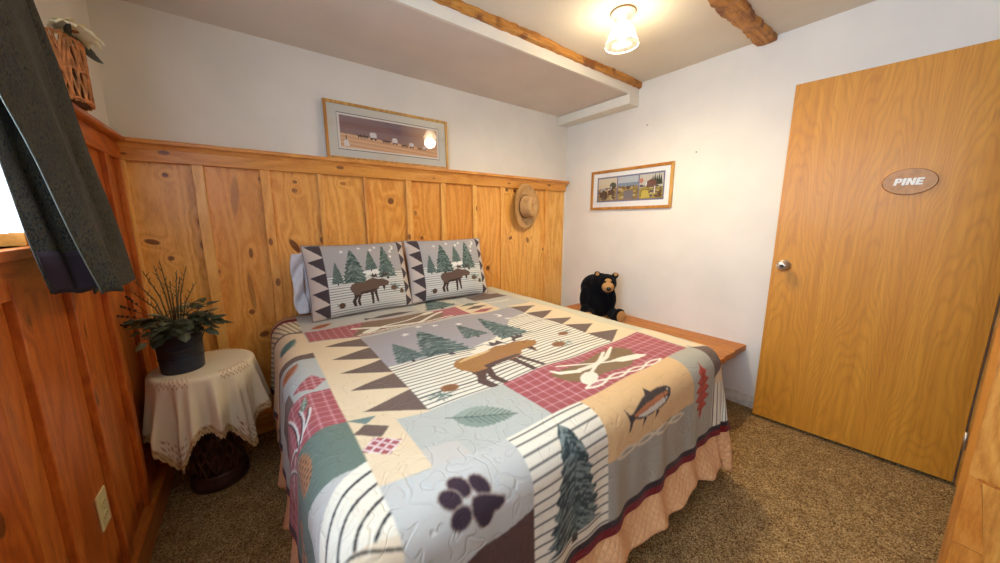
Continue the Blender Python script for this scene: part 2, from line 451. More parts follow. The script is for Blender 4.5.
# log beams against the upper ceiling
def log_beam(name, x0, x1, y0, y1, zb, seed):
    g = random.Random(seed); b = MB(); n = 90; P = []
    for i in range(n):
        x = x0+(x1-x0)*i/(n-1); row = []
        j0 = g.uniform(-.005,.005)+.006*math.sin(x*7+seed); j1 = g.uniform(-.008,.008)+.007*math.sin(x*9+2*seed); jz = g.uniform(-.003,.003)
        w = y1-y0
        for (t, zz) in ((0,ZC+.02),(0,zb+.012),(.05,zb+.003),(.3,zb),(.7,zb+.001),(.95,zb+.004),(1,zb+.012),(1,ZC+.02)):
            y = y0+j0+(w+j1-j0)*t
            row.append((x, y+g.uniform(-.002,.002), zz+jz+g.uniform(-.002,.002)))
        P.append(row)
    b.grid(P, False); k = len(P[0]); b.face(list(range(k))); b.face([(n-1)*k+i for i in range(k)][::-1])
    return struct(b.build(name, M_log))
def log_mat():
    m = NT('peeled_log'); o = m.obj(); sx = m.vmath('MULTIPLY', o, (1.2, 14, 14))
    n = m.noise(sx, 3, 4, .6, .6); k = m.noise(o, 7, 3)
    col = m.ramp(n, [(.25,(122,72,26)),(.45,(176,114,42)),(.7,(212,152,72))])
    col = m.mix(m.smooth(k, .54, .66, 0, .85), col, (116,64,26))
    m.base(col); m.set(Roughness=.55); m.bump(n, .4, .01); return m.mat
M_log = log_mat()
log_beam('trim_4', XL, 2.652, 1.606, 1.655, 2.343, 1)
log_beam('trim_5', XL, 2.650, .744, .846, 2.350, 4)

# wainscot on the back wall: wide boards with battens
def board(b, x0, x1, y0, y1, z0, z1):
    b.bid = rnd.random(); b.box(x0, x1, y0, y1, z0, z1)
PB = YB-.022                                    # face of the boards
bat = [(-.47,-.435)] + [(-.205,-.158),(.079,.126),(.368,.400),(.640,.666),(.930,.974),(1.208,1.250),(1.497,1.538),(1.786,1.828),(2.333,2.377)]
b = MB(); edges = [-.47] + [(a+c)/2 for a, c in bat[1:]] + [2.615]
for x0, x1 in zip(edges[:-1], edges[1:]): 
    if x1-x0 > .4: 
        xm = (x0+x1)/2; board(b, x0+.001, xm, PB, YB, .10, ZW-.03); board(b, xm, x1-.001, PB, YB, .10, ZW-.03)
    else: board(b, x0+.001, x1-.001, PB, YB, .10, ZW-.03)
struct(b.build('trim_6', M_pine_back))
b = MB()
for a, c in bat: board(b, a, c, PB-.022, PB+.001, .10, 1.582)
struct(b.build('trim_7', pine('pine_batten', 0, 2, (248,206,126), (238,186,102), (210,150,70)), bevel=.003))
slab('trim_8', [(XL, 2.612, PB-.025, PB+.001, 1.572, 1.650)], M_pine_x, .003)     # top rail
b = MB(); b.bid = .3
b.prism([(YB, 1.650),(PB-.045,1.650),(PB-.052,1.656),(PB-.052,1.668),(PB-.047,ZW),(YB,ZW)], 'x', XL, 2.632)
b.prism([(YB-.0,1.650),(PB-.020,1.650),(PB-.020,1.628),(PB-.028,1.634),(PB-.034,1.650)], 'x', XL, 2.620)
struct(b.build('trim_9', M_pine_ledge))
slab('baseboard_back', [(XL, 2.60, PB-.03, YB, 0, .11)], M_pine_x, .004)

# wainscot on the left wall
PL = XL+.006
def in_window(y0, y1): return y1 > WY0-.12 and y0 < WY1+.05
b = MB(); ys = [2.38]+[2.166-.293*i for i in range(13)]
for i in range(13):
    y1, y0 = ys[i], ys[i+1]
    top = WZ0-.03 if in_window(y0, y1) else ZW-.03
    if in_window(y0, y1) and y1 > WY1+.05:
        board(b, XL, PL, WY1+.05, y1-.001, .10, ZW-.03); board(b, XL, PL, y0+.001, WY1+.05, .10, top)
    else:
        ym = y0+(.10 if i % 2 else .18)
        board(b, XL, PL, y0+.001, ym-.0008, .10, top); board(b, XL, PL, ym+.0008, y1-.001, .10, top)
struct(b.build('trim_10', M_pine_left))
b = MB()
for i in range(1, 13):
    y = ys[i]; top = 1.155 if in_window(y-.02, y+.02) else 1.58
    board(b, PL-.001, PL+.018, y-.024, y+.024, .115, top)
board(b, PL-.001, PL+.018, 2.335, 2.376, .115, 1.58)
struct(b.build('trim_11', M_pine_left, bevel=.003))
slab('trim_12', [(PL-.001, PL+.020, WY1+.05, 2.378, 1.572, 1.650), (PL-.001, PL+.020, YN, WY0-.13, 1.572, 1.650)], M_pine_y, .003)
b = MB(); b.bid = .6
for y0, y1 in ((WY1+.07, PB-.046), (YN, WY0-.14)):
    b.prism([(XL,1.650),(XL+.050,1.650),(XL+.056,1.656),(XL+.056,1.668),(XL+.051,ZW),(XL,ZW)], 'y', y0, y1)
struct(b.build('trim_13', M_pine_y))
slab('baseboard_left', [(XL, PL+.034, YN, PB-.031, 0, .112)], pine('pine_baseboard', 2, 1, (232,166,90), (214,142,68), (172,98,42)), .004)
slab('baseboard_right', [(XR-.016, XR, .62, PB-.031, 0, .085)], plain('baseboard_paint', (222,214,196), .5), .003)
slab('baseboard_front', [(XL+.03, 1.70, YN, YN+.016, 0, .085)], plain('baseboard_paint_near', (222,214,196), .5), .003)

# pine boarding round the end of the entry partition, right of the camera
b = MB()
EX, EY = 1.672, -.148
def pboard(poly):
    b.bid = rnd.random(); n = 0
    b.prism(poly, 'x', EX, EX+.026)
b.mi = 0
pboard([(EY, .525),(EY, ZC-.01),(EY-.06, ZC-.01),(EY-.06, .515)])
pboard([(EY-.061, .512),(EY-.061, ZC-.01),(EY-.16, ZC-.01),(EY-.16, .495)])
pboard([(EY, .29),(EY, .523),(EY-.024, .511),(EY-.058, .285)])
pboard([(EY-.0255, .510),(EY-.16, .493),(EY-.16, .20),(EY-.070, .20)])
pboard([(EY, 0),(EY, .288),(EY-.0585, .283),(EY-.0725, .198),(EY-.16,.198),(EY-.16,0)])
for i in range(9):
    y = EY-.161-.152*i; pboard([(y,0),(y,ZC-.01),(y-.15,ZC-.01),(y-.15,0)])
b.bid = .4; b.box(EX+.008, EX+.02, EY-1.5, EY-.002, 0, ZC-.012)
b.bid = .9; b.box(EX+.002, 1.862, EY-.017, EY-.0005, 0, ZC-.01)
struct(b.build('trim_14', M_pine_jamb))

# ------------------------------------------------------------------ window in the left wall
M_winwood = pine('window_pine', 2, 1, (236,186,100), (222,164,76), (190,126,54), auto=False)
win = struct(bpy.data.objects.new('window_1', None)); COL.objects.link(win); win.location = (XL, (WY0+WY1)/2, WZ0)
wi = Matrix.Translation(-win.location)
def wpart(name, boxes, mat, bevel=.002):
    b = MB()
    for q in boxes: b.bid = rnd.random(); b.box(*q)
    return b.build(name, mat, win, bevel, xf=wi)
x0, x1 = XL-.11, XL-.06
wpart('sash', [(x0,x1,WY0,WY1,WZ0,WZ0+.05),(x0,x1,WY0,WY1,WZ1-.05,WZ1),(x0,x1,WY0,WY0+.05,WZ0+.05,WZ1-.05),(x0,x1,WY1-.05,WY1,WZ0+.05,WZ1-.05),(x0,x1,.90,.94,WZ0+.05,WZ1-.05),(x0,x1,.0,.04,WZ0+.05,WZ1-.05)], M_winwood)
wpart('jamb', [(XL-.12,XL,WY1-.012,WY1+.0,WZ0,WZ1),(XL-.12,XL,WY0,WY0+.012,WZ0,WZ1),(XL-.12,XL,WY0,WY1,WZ1-.012,WZ1)], M_winwood)
wpart('casing', [(XL,XL+.022,WY1,WY1+.05,WZ0-.0,WZ1+.07),(XL,XL+.022,WY0-.07,WY0,WZ0,WZ1+.07),(XL,XL+.022,WY0,WY1,WZ1,WZ1+.07)], M_winwood)
wpart('sill', [(XL-.12,XL+.034,WY0-.1,WY1+.07,WZ0-.026,WZ0)], M_pine_y, .004)
wpart('apron', [(XL,XL+.020,WY0-.07,WY1+.06,WZ0-.115,WZ0-.026)], M_pine_y, .003)
def glass(name, refl=.5):
    m = NT(name); t = m.t
    tr = m.n('ShaderNodeBsdfTransparent'); gl = m.n('ShaderNodeBsdfGlossy'); gl.inputs['Roughness'].default_value = .0
    fr = m.n('ShaderNodeFresnel'); m.put(fr.inputs['IOR'], m.math('MULTIPLY_ADD', m.n('ShaderNodeNewGeometry').outputs['Backfacing'], 1/1.5-1.5, 1.5))
    mx = m.n('ShaderNodeMixShader'); m.put(mx.inputs[0], fr.outputs[0])
    t.links.new(tr.outputs[0], mx.inputs[1]); t.links.new(gl.outputs[0], mx.inputs[2]); t.links.new(mx.outputs[0], m.out.inputs[0])
    return m.mat
M_glass = glass('clear_glass')
wpart('pane', [(XL-.088,XL-.084,WY0+.05,.0,WZ0+.05,WZ1-.05),(XL-.088,XL-.084,.04,.90,WZ0+.05,WZ1-.05),(XL-.088,XL-.084,.94,WY1-.05,WZ0+.05,WZ1-.05)], M_glass, 0)

# ------------------------------------------------------------------ door, standing open against the right wall
def oak():
    m = NT('oak_veneer'); o = m.obj(); sep = m.n('ShaderNodeSeparateXYZ'); m.put(sep.inputs[0], o)
    Y = sep.outputs[1]; Z = sep.outputs[2]
    # cathedral arches: nested parabolas per veneer leaf
    leaf = .30
    yy = m.math('SUBTRACT', m.math('PINGPONG', m.math('ADD', Y, .04), leaf), leaf/2)
    warp = m.noise(m.vmath('MULTIPLY', o, (0, 3.5, .9)), 2.0, 2)
    r2 = m.math('MULTIPLY', m.math('MULTIPLY', yy, yy), 30)
    c = m.math('ADD', m.math('ADD', m.math('MULTIPLY', Z, .55), r2), m.math('MULTIPLY', warp, .9))
    w = m.math('ADD', m.math('MULTIPLY', m.math('SINE', m.math('MULTIPLY', c, 70)), .5), .5)
    w = m.math('POWER', w, 2.5)
    pores = m.noise(m.vmath('MULTIPLY', o, (300, 300, 9)), 1, 3, .6)
    straight = m.noise(m.vmath('MULTIPLY', o, (40, 40, .8)), 1, 3, .55)
    col = m.ramp(straight, [(.25,(226,158,50)),(.55,(212,142,38)),(.8,(196,126,28))])
    col = m.mix(m.math('MULTIPLY', w, .26), col, (166,98,26))
    col = m.mix(m.smooth(pores, .52, .72, 0, .4), col, (146,84,30))
    m.base(col); m.set(Roughness=.5); m.b.inputs['Coat Weight'].default_value = .08; m.b.inputs['Coat Roughness'].default_value = .2
    m.bump(pores, .06, .003); return m.mat
M_oak = oak()
hx, hy, lx, ly = 2.612, -.195, 2.540, .597
L = math.hypot(lx-hx, ly-hy); ang = math.atan2(-(lx-hx), ly-hy)
door = struct(bpy.data.objects.new('door_1', None)); COL.objects.link(door)
door.location = (hx, hy, 0); door.rotation_euler = (0, 0, ang)
b = MB(); b.box(0, .036, 0, L, .022, 2.036)
(b.build('door_leaf', M_oak, door, .003))
M_nickel = plain('satin_nickel', (214,206,194), .38, .02, 30, .9)
b = MB()
b.lathe([(0,0),(.032,0),(.033,.003),(.030,.009),(.014,.012),(.012,.030),(.020,.036),(.027,.046),(.028,.056),(.022,.066),(.010,.070),(0,.070)], 28)
xf = Matrix.Translation((0, L-.055, 1.018)) @ Matrix.Rotation(-PI/2, 4, 'Y')
b.build('door_knob', M_nickel, door, xf=xf)
b = MB(); b.lathe([(0,.0700),(.011,.0702),(.010,.073),(.004,.073),(.003,.071),(0,.071)], 20)
b.build('knob_button', plain('dark_steel', (70,64,58), .35, .05, 30, .8), door, xf=xf)
b = MB(); b.box(.004,.032, L, L+.002, .96, 1.07); b.build('latch_plate', M_nickel, door)
for z in (.25, 1.03, 1.82):
    b = MB(); b.tube([(-.004,-.004,z-.045),(-.004,-.004,z+.045)], .006, 10); b.box(.0,.03,-.004,-.0005,z-.044,z+.044); b.build('hinge', M_nickel, door)
slab('trim_15', [(2.635, XR, -.222, -.202, 0, 2.08), (1.862, 1.882, -.32, -.175, 0, 2.08), (1.882, 2.635, -.222, -.202, 2.06, 2.08)], M_pine_jamb, .002)  # door jamb

# oval PINE plaque on the door
pq = thing('name_plaque', (hx, hy, 0), 'oval wooden plaque reading PINE on the oak door', 'sign', ang)
def door_y(y): return (y-hy)/math.cos(ang)
pc = (door_y(.123), 1.468)
b = MB(); k = 64
prof = [(.94,0),(1,.004),(1,.010),(.965,.015)]
rings = [b.verts([(-d, pc[0]+.0875*s*math.cos(2*PI*i/k), pc[1]+.062*s*math.sin(2*PI*i/k)) for i in range(k)]) for s, d in prof]
for a, c in zip(rings[:-1], rings[1:]):
    for i in range(k): j = (i+1) % k; b.face([a+j, a+i, c+i, c+j], True)
b.face([rings[-1]+i for i in range(k)])
b.bid = .4
b.build('plaque_board', plain('plaque_wood', (190,142,98), .6, .07, 40), pq)
M_white_paint = plain('white_paint', (244,240,230), .45, .02)
LET = {'P': ([[(0,0),(0,5),(2.6,5),(3.5,4.3),(3.5,2.6),(2.6,1.8),(1.5,1.8),(1.5,0)]], [[(1.4,2.9),(1.4,3.95),(2.1,3.95),(2.3,3.7),(2.3,3.1),(2.1,2.9)]], 3.8),
       'I': ([[(0,0),(0,5),(1.6,5),(1.6,0)]], [], 2.0),
       'N': ([[(0,0),(0,5),(1.5,5),(2.7,2.3),(2.7,5),(4.1,5),(4.1,0),(2.7,0),(1.4,2.8),(1.4,0)]], [], 4.5),
       'E': ([[(0,0),(0,5),(3.4,5),(3.4,3.9),(1.5,3.9),(1.5,3.05),(3.1,3.05),(3.1,2.0),(1.5,2.0),(1.5,1.1),(3.5,1.1),(3.5,0)]], [], 3.9)}
sc_ = .0066; tot = sum(LET[c][2] for c in 'PINE'); u = -tot/2
for ch in 'PINE':
    cu = bpy.data.curves.new('letter_'+ch, 'CURVE'); cu.dimensions = '2D'; cu.fill_mode = 'BOTH'; cu.extrude = .0015
    for poly in LET[ch][0]+LET[ch][1]:
        sp = cu.splines.new('POLY'); sp.points.add(len(poly)-1); sp.use_cyclic_u = True
        for p, q in zip(sp.points, poly): p.co = ((q[0]+u+.16*(q[1]-2.5))*sc_, (q[1]-2.5)*sc_*1.0, 0, 1)
    u += LET[ch][2]
    tmp = bpy.data.objects.new('tmp', cu); COL.objects.link(tmp)
    me = bpy.data.meshes.new_from_object(tmp.evaluated_get(bpy.context.evaluated_depsgraph_get())); bpy.data.objects.remove(tmp)
    # letter plane: curve x runs to the viewer's right (towards -y), curve y runs up
    me.transform(Matrix(((0,0,-1,-.0165),(-1,0,0,pc[0]),(0,1,0,pc[1]),(0,0,0,1))))
    me.materials.clear(); me.materials.append(M_white_paint)
    o = bpy.data.objects.new('letter', me); COL.objects.link(o); o.parent = pq

# ------------------------------------------------------------------ bed
bed = thing('bed', (.885, 1.43, 0), 'double bed under the moose patchwork quilt', 'bed')
bm_ = Matrix.Translation((-.885, -1.43, 0))
M_bedwood = pine('bed_rail_wood', 2, 1, (150,90,48), (120,70,36), (86,48,24), auto=False)
b = MB(); b.box(.13,1.63,.62,2.35,.13,.19); b.build('frame', M_bedwood, bed, .004, xf=bm_)
for x in (.16, 1.60):
    for y in (.66, 2.31):
        b = MB(); b.lathe([(0,0),(.026,0),(.034,.05),(.034,.13),(0,.13)], 16, (x,y,0)); b.build('leg', M_bedwood, bed, xf=bm_)
M_tick = plain('mattress_ticking', (222,216,204), .9, .04, 60)
b = MB(); b.box(.115,1.635,.60,2.35,.192,.40); b.build('box_spring', M_tick, bed, .02, xf=bm_)
b = MB(); b.box(.115,1.635,.605,2.35,.402,.672); b.build('mattress', M_tick, bed, .05, xf=bm_)

# quilt surface: fabric coordinate (u, v) -> place; draped over the top and down three sides
QX0, QX1, QYF, QZT, QR = .13, 1.66, .62, .70, .09
def drape(u, v, off=0.0, flare=0.0):
    du = np.where(u < QX0, u-QX0, np.where(u > QX1, u-QX1, 0.)); dv = np.minimum(v-QYF, 0)
    d = np.hypot(du, dv); ds = np.maximum(d, 1e-9); nx, ny = du/ds, dv/ds
    corner = 2*np.abs(nx)*np.abs(ny)
    side = np.abs(nx)
    phi = np.radians(3+side*np.where(du < 0, 1.5, 3)+6*corner+flare*np.clip((d-.45)/.15, 0, 1))
    am = PI/2-phi; a = np.minimum(d/QR, am); ex = np.maximum(d-QR*am, 0)
    h = QR*np.sin(a)+ex*np.sin(phi); z = QZT-QR*(1-np.cos(a))-ex*np.cos(phi)
    # folds: they deepen towards the hem
    s = np.where(np.abs(nx) > np.abs(ny), v, u)
    k = np.clip((d-.10)/.35, 0, 1)
    h = h + k*(.007*np.sin(s*23+1.0)+.005*np.sin(s*41+u*5)) + k*corner*.016*np.sin(np.arctan2(-ny, nx)*7)
    h = h + off*np.sin(a); z = z + off*np.cos(a)
    top = np.clip(1-d/.05, 0, 1)
    z = z + top*(.004*np.sin(u*9)*np.sin(v*8+1)+.003*np.sin(u*17+v*13))
    # head of the bed sinks to the pillow line
    return np.stack([np.clip(u, QX0, QX1)+nx*h, np.maximum(v, QYF)+ny*h, z], -1)

ST = .0027
Q = Paint(QX0-.44, QX1+.46, QYF-.465, 2.345, ST, (190,188,174))
U0, V0 = Q.U.copy(), Q.V.copy()
Q.warp(lambda U, V: (U, V-.18*np.clip(.4-U, 0, .3)))
CREAM=(226,204,166); BROWN=(112,92,80); DARK=(74,60,58); GREY=(190,187,176); SKY=(166,160,160); GREEN=(106,120,106); STR=(234,226,204); LINE=(34,34,38); PEACH=(222,184,132)
REDB=(170,92,92); REDL=(204,146,146); MAROON=(122,24,26)
def stripe_block(m, pitch=.023, w=.006, base=STR, line=LINE, f=None):
    Q.fill(m, base); Q.stripes(m, pitch, w, line, f)
wob = .004*np.sin(Q.U*31)+.003*np.sin(Q.U*57+1)
# --- head rows
Q.rect(.18, 1.58, 1.96, 2.4, GREY)
Q.rect(1.08, 1.30, 1.72, 1.96, CREAM)
for i, c in enumerate((GREEN, BROWN, REDB)):
    cv = 1.93-.08*i; Q.poly([(1.10,cv),(1.19,cv+.03),(1.28,cv),(1.19,cv-.03)], c)
stripe_block(Q.mrect(.85,1.15,1.97,2.4)); Q.tree(1.0, 1.99, .24, .26, seed=5)
Q.rect(1.30,1.58,1.72,1.98,GREY); Q.rect(1.27,1.58,2.0,2.14,BROWN)
for sg in (-1,1): Q.line([(1.2+.011*i, 1.90+sg*.012*math.sin(i*.7)) for i in range(30)], .007, STR)
Q.leaf((.22,2.0),(.33,2.05),.028,(176,92,48),(110,56,30),.5)
Q.poly([(.52,2.01),(.6,2.05),(.72,2.05),(.82,2.02),(.72,1.995),(.6,1.995)], (96,84,74)); Q.poly([(.50,2.04),(.54,2.02),(.5,1.99)], (70,60,56))
m = Q.mrect(.18,1.08,1.745,1.955); Q.check(m)
Q.poly([(.37,1.76),(.47,1.94),(.86,1.955),(.94,1.84),(.86,1.755),(.6,1.745)], (132,108,84))
Q.line([(.40,1.88),(.55,1.80),(.75,1.78),(.95,1.90)], .022, STR); Q.line([(.44,1.79),(.7,1.86),(.88,1.93)], .014, STR); Q.ell(.48,1.80,.055,.022,STR,.3); Q.ell(.86,1.92,.055,.022,STR,.4)
for sg in (-1,1): Q.line([(.4+.018*i, 1.765+sg*.010*math.sin(i*.8)) for i in range(32)], .007, STR)
# --- triangle columns beside the centre panel
for (a, c, tip) in ((.175,.397,.226),(1.372,1.585,1.54)):
    Q.rect(a, c, .90, 1.735, CREAM)
    bx = .397 if a < 1 else 1.372
    for i in range(5):
        v0 = .905+.163*i; Q.poly([(bx, v0),(bx, v0+.150),(tip, v0+.080)], BROWN)
Q.rect(1.585, 1.60, .645, 1.96, (214,196,160))
# --- centre panel
C0 = Q.mrect(.397,1.372,.90,1.715); Q.fill(C0, SKY)
gm = Q.mpoly([(.397,.90),(.397,1.285),(.55,1.265),(.8,1.27),(.95,1.30),(1.08,1.38),(1.22,1.52),(1.372,1.56),(1.372,.90)])
stripe_block(gm, .0238, .0058)
Q.fill(Q.mell(.93,1.25,.20,.035,.25) & gm, STR)
Q.tree(.50,1.285,.145,.25,seed=1,n=90); Q.tree(.665,1.255,.27,.37,seed=2,n=160); Q.tree(.885,1.37,.16,.215,seed=3,n=90); Q.tree(1.05,1.255,.215,.37,seed=4,n=150)
for p in ((.60,1.625),(.783,1.655),(.906,1.60),(1.20,1.52),(.7,1.69)): Q.star(*p, .026, (232,228,220))
Q.moon(1.19,1.62,.035,(236,232,222))
Q.moose(.60, .892, .375, (166,118,64), (92,68,58))
Q.ell(.74,1.165,.10,.012,(214,180,120),.25)
Q.needles(.47,.955,.055,22,(112,128,118),3); Q.cone(.515,.985,.032,.024)
Q.needles(1.16,1.03,.06,24,(126,144,132),5); Q.cone(1.13,1.035,.035,.025)
Q.needles(1.29,1.14,.05,18,(126,144,132),6); Q.cone(1.265,1.13,.03,.02)
# --- row below the panel
Q.rect(.165,.397,.645,.90,CREAM)
Q.poly([(.172,.948),(.255,.945),(.215,.905)], (116,136,126)); Q.poly([(.172,.862),(.212,.905),(.268,.868),(.232,.818)], BROWN)
m = Q.mpoly([(.172,.775),(.215,.825),(.275,.785),(.228,.735)]); Q.check(m, pitch=.022, w=.005, ang=.7, lo=(236,220,214))
Q.rect(.295,.50,.645,.72,(198,192,180)); Q.rect(.297,.685,.72,.895,(186,187,176)); Q.rect(.397,.685,.645,.895,(186,187,176))
Q.leaf((.436,.824),(.605,.716),.052,(152,162,146),(88,104,94),.06,(118,134,120))
m = Q.mrect(.685,1.58,.645,.895); Q.check(m, pitch=.040, w=.0058)
Q.poly([(.86,.825),(.885,.755),(.935,.712),(1.06,.715),(1.2,.70),(1.30,.735),(1.345,.79),(1.32,.845),(1.2,.86),(1.0,.83)], (134,108,72))
Q.line([(.885,.845),(.90,.815),(.97,.785),(1.08,.79),(1.2,.815),(1.30,.862)], [.012,.02,.024,.024,.02,.012], STR)
Q.line([(1.225,.85),(1.0,.745)], .014, STR); Q.ell(.968,.727,.052,.030,STR,.35)
Q.line([(.935,.862),(1.2,.765)], .012, STR); Q.poly([(1.17,.782),(1.24,.775),(1.32,.745),(1.35,.712),(1.29,.715),(1.21,.742)], STR)
for sg in (-1,1):
    Q.line([(.90+.0152*i, .687-.033*i/30+sg*.013*math.sin(i*.42)) for i in range(31)], .0095, STR)
# --- foot row (hangs over the end of the bed)
m = Q.mrect(.165,.505,.15,.645); Q.fill(m, (194,193,184))
Q.poly([(.505,.44),(.42,.43),(.34,.425),(.24,.385),(.165,.37),(.165,.15),(.505,.15)], (94,66,58))
PAW = (62,46,54)
for (a, c, ra, rb, t) in ((.322,.569,.026,.020,-.9),(.368,.560,.026,.018,-1.0),(.292,.549,.024,.020,-.4),(.303,.508,.026,.019,.5)):
    Q.ell(a, c, ra+.004, rb+.004, (150,132,120), t); Q.ell(a, c, ra, rb, PAW, t)
PM = [(.333,.525),(.342,.538),(.365,.540),(.395,.530),(.416,.518),(.413,.507),(.398,.500),(.384,.498),(.374,.486),(.364,.474),(.350,.472),(.340,.482),(.332,.502)]
Q.line(PM+[PM[0]], .008, (150,132,120)); Q.poly(PM, PAW)
m = Q.mrect(.505,.812,.15,.645); stripe_block(m, .0315, .0052, f=Q.V)
Q.tree(.662,.262,.235,.340,(90,104,100),(54,66,66),(128,140,134),seed=9,n=520,ex=.62)
m = Q.mrect(.812,1.395,.15,.645); Q.fill(m, PEACH); Q.rect(.812,1.395,.15,.412,(166,160,144))
F = [(.925,.548),(.945,.520),(.965,.522),(1.03,.545),(1.062,.552),(1.078,.574),(1.098,.554),(1.15,.553),(1.20,.545),(1.222,.530),(1.205,.506),(1.168,.490),(1.12,.485),(1.05,.484),(1.0,.488),(.968,.500),(.952,.494),(.940,.470),(.928,.466),(.936,.50)]
Q.poly(F, (74,62,56))
Q.poly([(.965,.514),(1.05,.526),(1.18,.530),(1.20,.520),(1.15,.508),(1.05,.500),(.97,.504)], (186,116,72)); Q.poly([(.98,.503),(1.05,.506),(1.15,.512),(1.19,.508),(1.16,.495),(1.10,.489),(1.03,.488)], (216,208,190))
for p in ((1.02,.488),(1.10,.486)): Q.poly([p,(p[0]-.012,p[1]-.03),(p[0]+.02,p[1]-.006)], (60,52,50))
Q.ell(1.198,.530,.006,.005,(230,220,190)); Q.ell(1.198,.530,.003,.003,(20,20,20)); Q.line([(1.17,.545),(1.165,.51),(1.175,.495)], .004, (50,42,40))
for sg in (-1,1):
    Q.line([(.86+.0152*i, .410-.018*i/30+sg*.012*math.sin(i*.42)) for i in range(31)], .010, (218,206,178))
m = Q.mrect(1.395,1.62,.15,.645); Q.fill(m, (176,172,156))
def maple(cu, cv, L, c, dk, ang):
    d = (math.cos(ang), math.sin(ang)); n = (-d[1], d[0]); pts = []
    W = [.0,.08,.06,.26,.12,.36,.14,.34,.13,.28,.10,.18,.04,.0]
    up = [(cu+d[0]*L*(i/13-.5)+n[0]*L*w*.8, cv+d[1]*L*(i/13-.5)+n[1]*L*w*.8) for i, w in enumerate(W)]
    dn = [(cu+d[0]*L*(i/13-.5)-n[0]*L*w*.8, cv+d[1]*L*(i/13-.5)-n[1]*L*w*.8) for i, w in enumerate(W)]
    Q.poly(up+dn[::-1], c); Q.line([up[0], up[-1]], L*.02, dk)
    for i in (3,5,7,9): Q.line([(cu+d[0]*L*(i/13-.58), cv+d[1]*L*(i/13-.58)), up[i]], L*.014, dk); Q.line([(cu+d[0]*L*(i/13-.58), cv+d[1]*L*(i/13-.58)), dn[i]], L*.014, dk)
maple(1.485, .43, .25, (190,76,52), (120,44,32), 1.5)
# --- right side drop
m = (Q.U >= 1.62); Q.fill(m, CREAM)
stripe_block(Q.mrect(1.60,2.2,.10,.42), .0315, .0062, f=Q.U)
Q.poly([(1.605,.64),(1.605,.45),(1.80,.55)], BROWN); Q.poly([(1.63,.68),(1.75,.80),(1.63,.90)], BROWN)
Q.fill(Q.mrect(1.66,2.2,.66,1.1), GREEN); Q.check(Q.mrect(1.74,2.2,1.1,1.4)); Q.fill(Q.mrect(1.74,2.2,1.4,1.75), GREY); Q.fill(Q.mrect(1.60,1.74,.66,2.4), (204,198,172))
Q.fill(Q.mrect(1.595,1.66,.66,.90), CREAM)
# --- left side drop
Lm = Q.U < .175
Q.fill(Lm, GREY)
wv = .012*np.sin(Q.U*16)
stripe_block(Lm & (Q.V > 1.95), .026, .0065, (222,206,170), (84,78,66), f=Q.U*.9+Q.V*.25)
Q.fill(Lm & (Q.V > 2.19), MAROON); Q.fill(Lm & (Q.V > 2.235), (196,150,110))
Q.fill(Lm & (Q.V+3*wv+.12*np.clip(.175-Q.U,0,1) > 1.93) & (Q.V+3*wv < 2.01), (128,110,96))
Q.fill(Lm & (Q.V < 1.945) & (Q.V > 1.58), CREAM)
Q.leaf((.05,1.70),(.13,1.84),.034,(92,128,124),(50,80,78),.35)
Q.fill(Lm & (Q.V+wv < 1.60) & (Q.V+wv > 1.535), BROWN)
Q.fill(Lm & (Q.V < 1.53) & (Q.V > 1.20), (186,190,182))
Q.leaf((.02,1.42),(.105,1.50),.035,(190,112,60),(120,62,34),.45); Q.leaf((-.10,1.40),(-.01,1.46),.04,(190,112,60),(120,62,34),.45)
m = Q.mpoly([(.055,1.262),(.135,1.345),(.176,1.285),(.125,1.222)]); Q.check(m, pitch=.026, w=.006)
Q.poly([(.045,1.30),(.055,1.20),(-.16,1.20),(-.12,1.34)], BROWN)
m = Lm & (Q.V < 1.205) & (Q.V > .945); Q.check(m, pitch=.036, w=.0055)
for (x, y, t, l, w) in ((.03,.97,1.35,.24,.010),(.03,.97,.75,.16,.008),(.02,.97,2.1,.20,.008),(-.01,.98,2.5,.18,.007),(.04,.97,1.05,.17,.007),(-.05,.97,1.9,.2,.008)):
    pts = [(x+l*k/8*math.cos(t+.05*k), y+l*k/8*math.sin(t+.05*k)*.95) for k in range(9)]
    Q.line(pts, [w*1.5]*8+[w*.4], (40,40,42)); Q.line([(p[0]+.004,p[1]) for p in pts], [w*.9]*8+[w*.2], (232,226,214))
Q.leaf((.075,1.10),(.095,1.19),.012,(90,120,100),(240,236,220))
Q.fill(Lm & (Q.V < .945) & (Q.V > .725), GREEN); Q.fill(Lm & (Q.V < .945) & (Q.V > .15) & (Q.U < -.02), GREEN)
Q.cone(.022,.855,.038,.070,(176,124,84),(74,54,44),.1); Q.cone(-.16,.80,.06,.09,(176,124,84),(74,54,44))
rr = np.hypot((Q.U-.24), (Q.V-.42)*.8)
m = Lm & (rr < .262) ; Q.fill(m, STR); Q.stripes(m, .033, .006, LINE, f=rr)
m2 = Lm & (Q.V < .52) & (Q.U > -.02) & (Q.U < .175); stripe_block(m2, .0315, .0062, (230,212,180), f=Q.V+.25*Q.U)
Q.poly([(.06,.50),(.10,.44),(.07,.40),(.02,.44)], DARK)
# --- hems, a dark then a maroon band along the three hanging edges
dh = np.hypot(np.where(U0 < QX0, U0-QX0, np.where(U0 > QX1, U0-QX1, 0)), np.minimum(V0-QYF, 0))
Q.fill((dh > .405), (58,40,42)); Q.fill(dh > .428, MAROON)
Q.fill((U0 > .165) & (V0 < QYF) & (np.abs(np.mod(U0,1)-5) < 0), MAROON)
K3 = np.pad(Q.C, ((1,1),(1,1),(0,0)), 'edge')
Q.C = sum(K3[i:i+Q.nv, j:j+Q.nu]*w_ for i, wi_ in enumerate((.25,.5,.25)) for j, w_ in enumerate((.25*wi_,.5*wi_,.25*wi_)))
keep = dh < .458
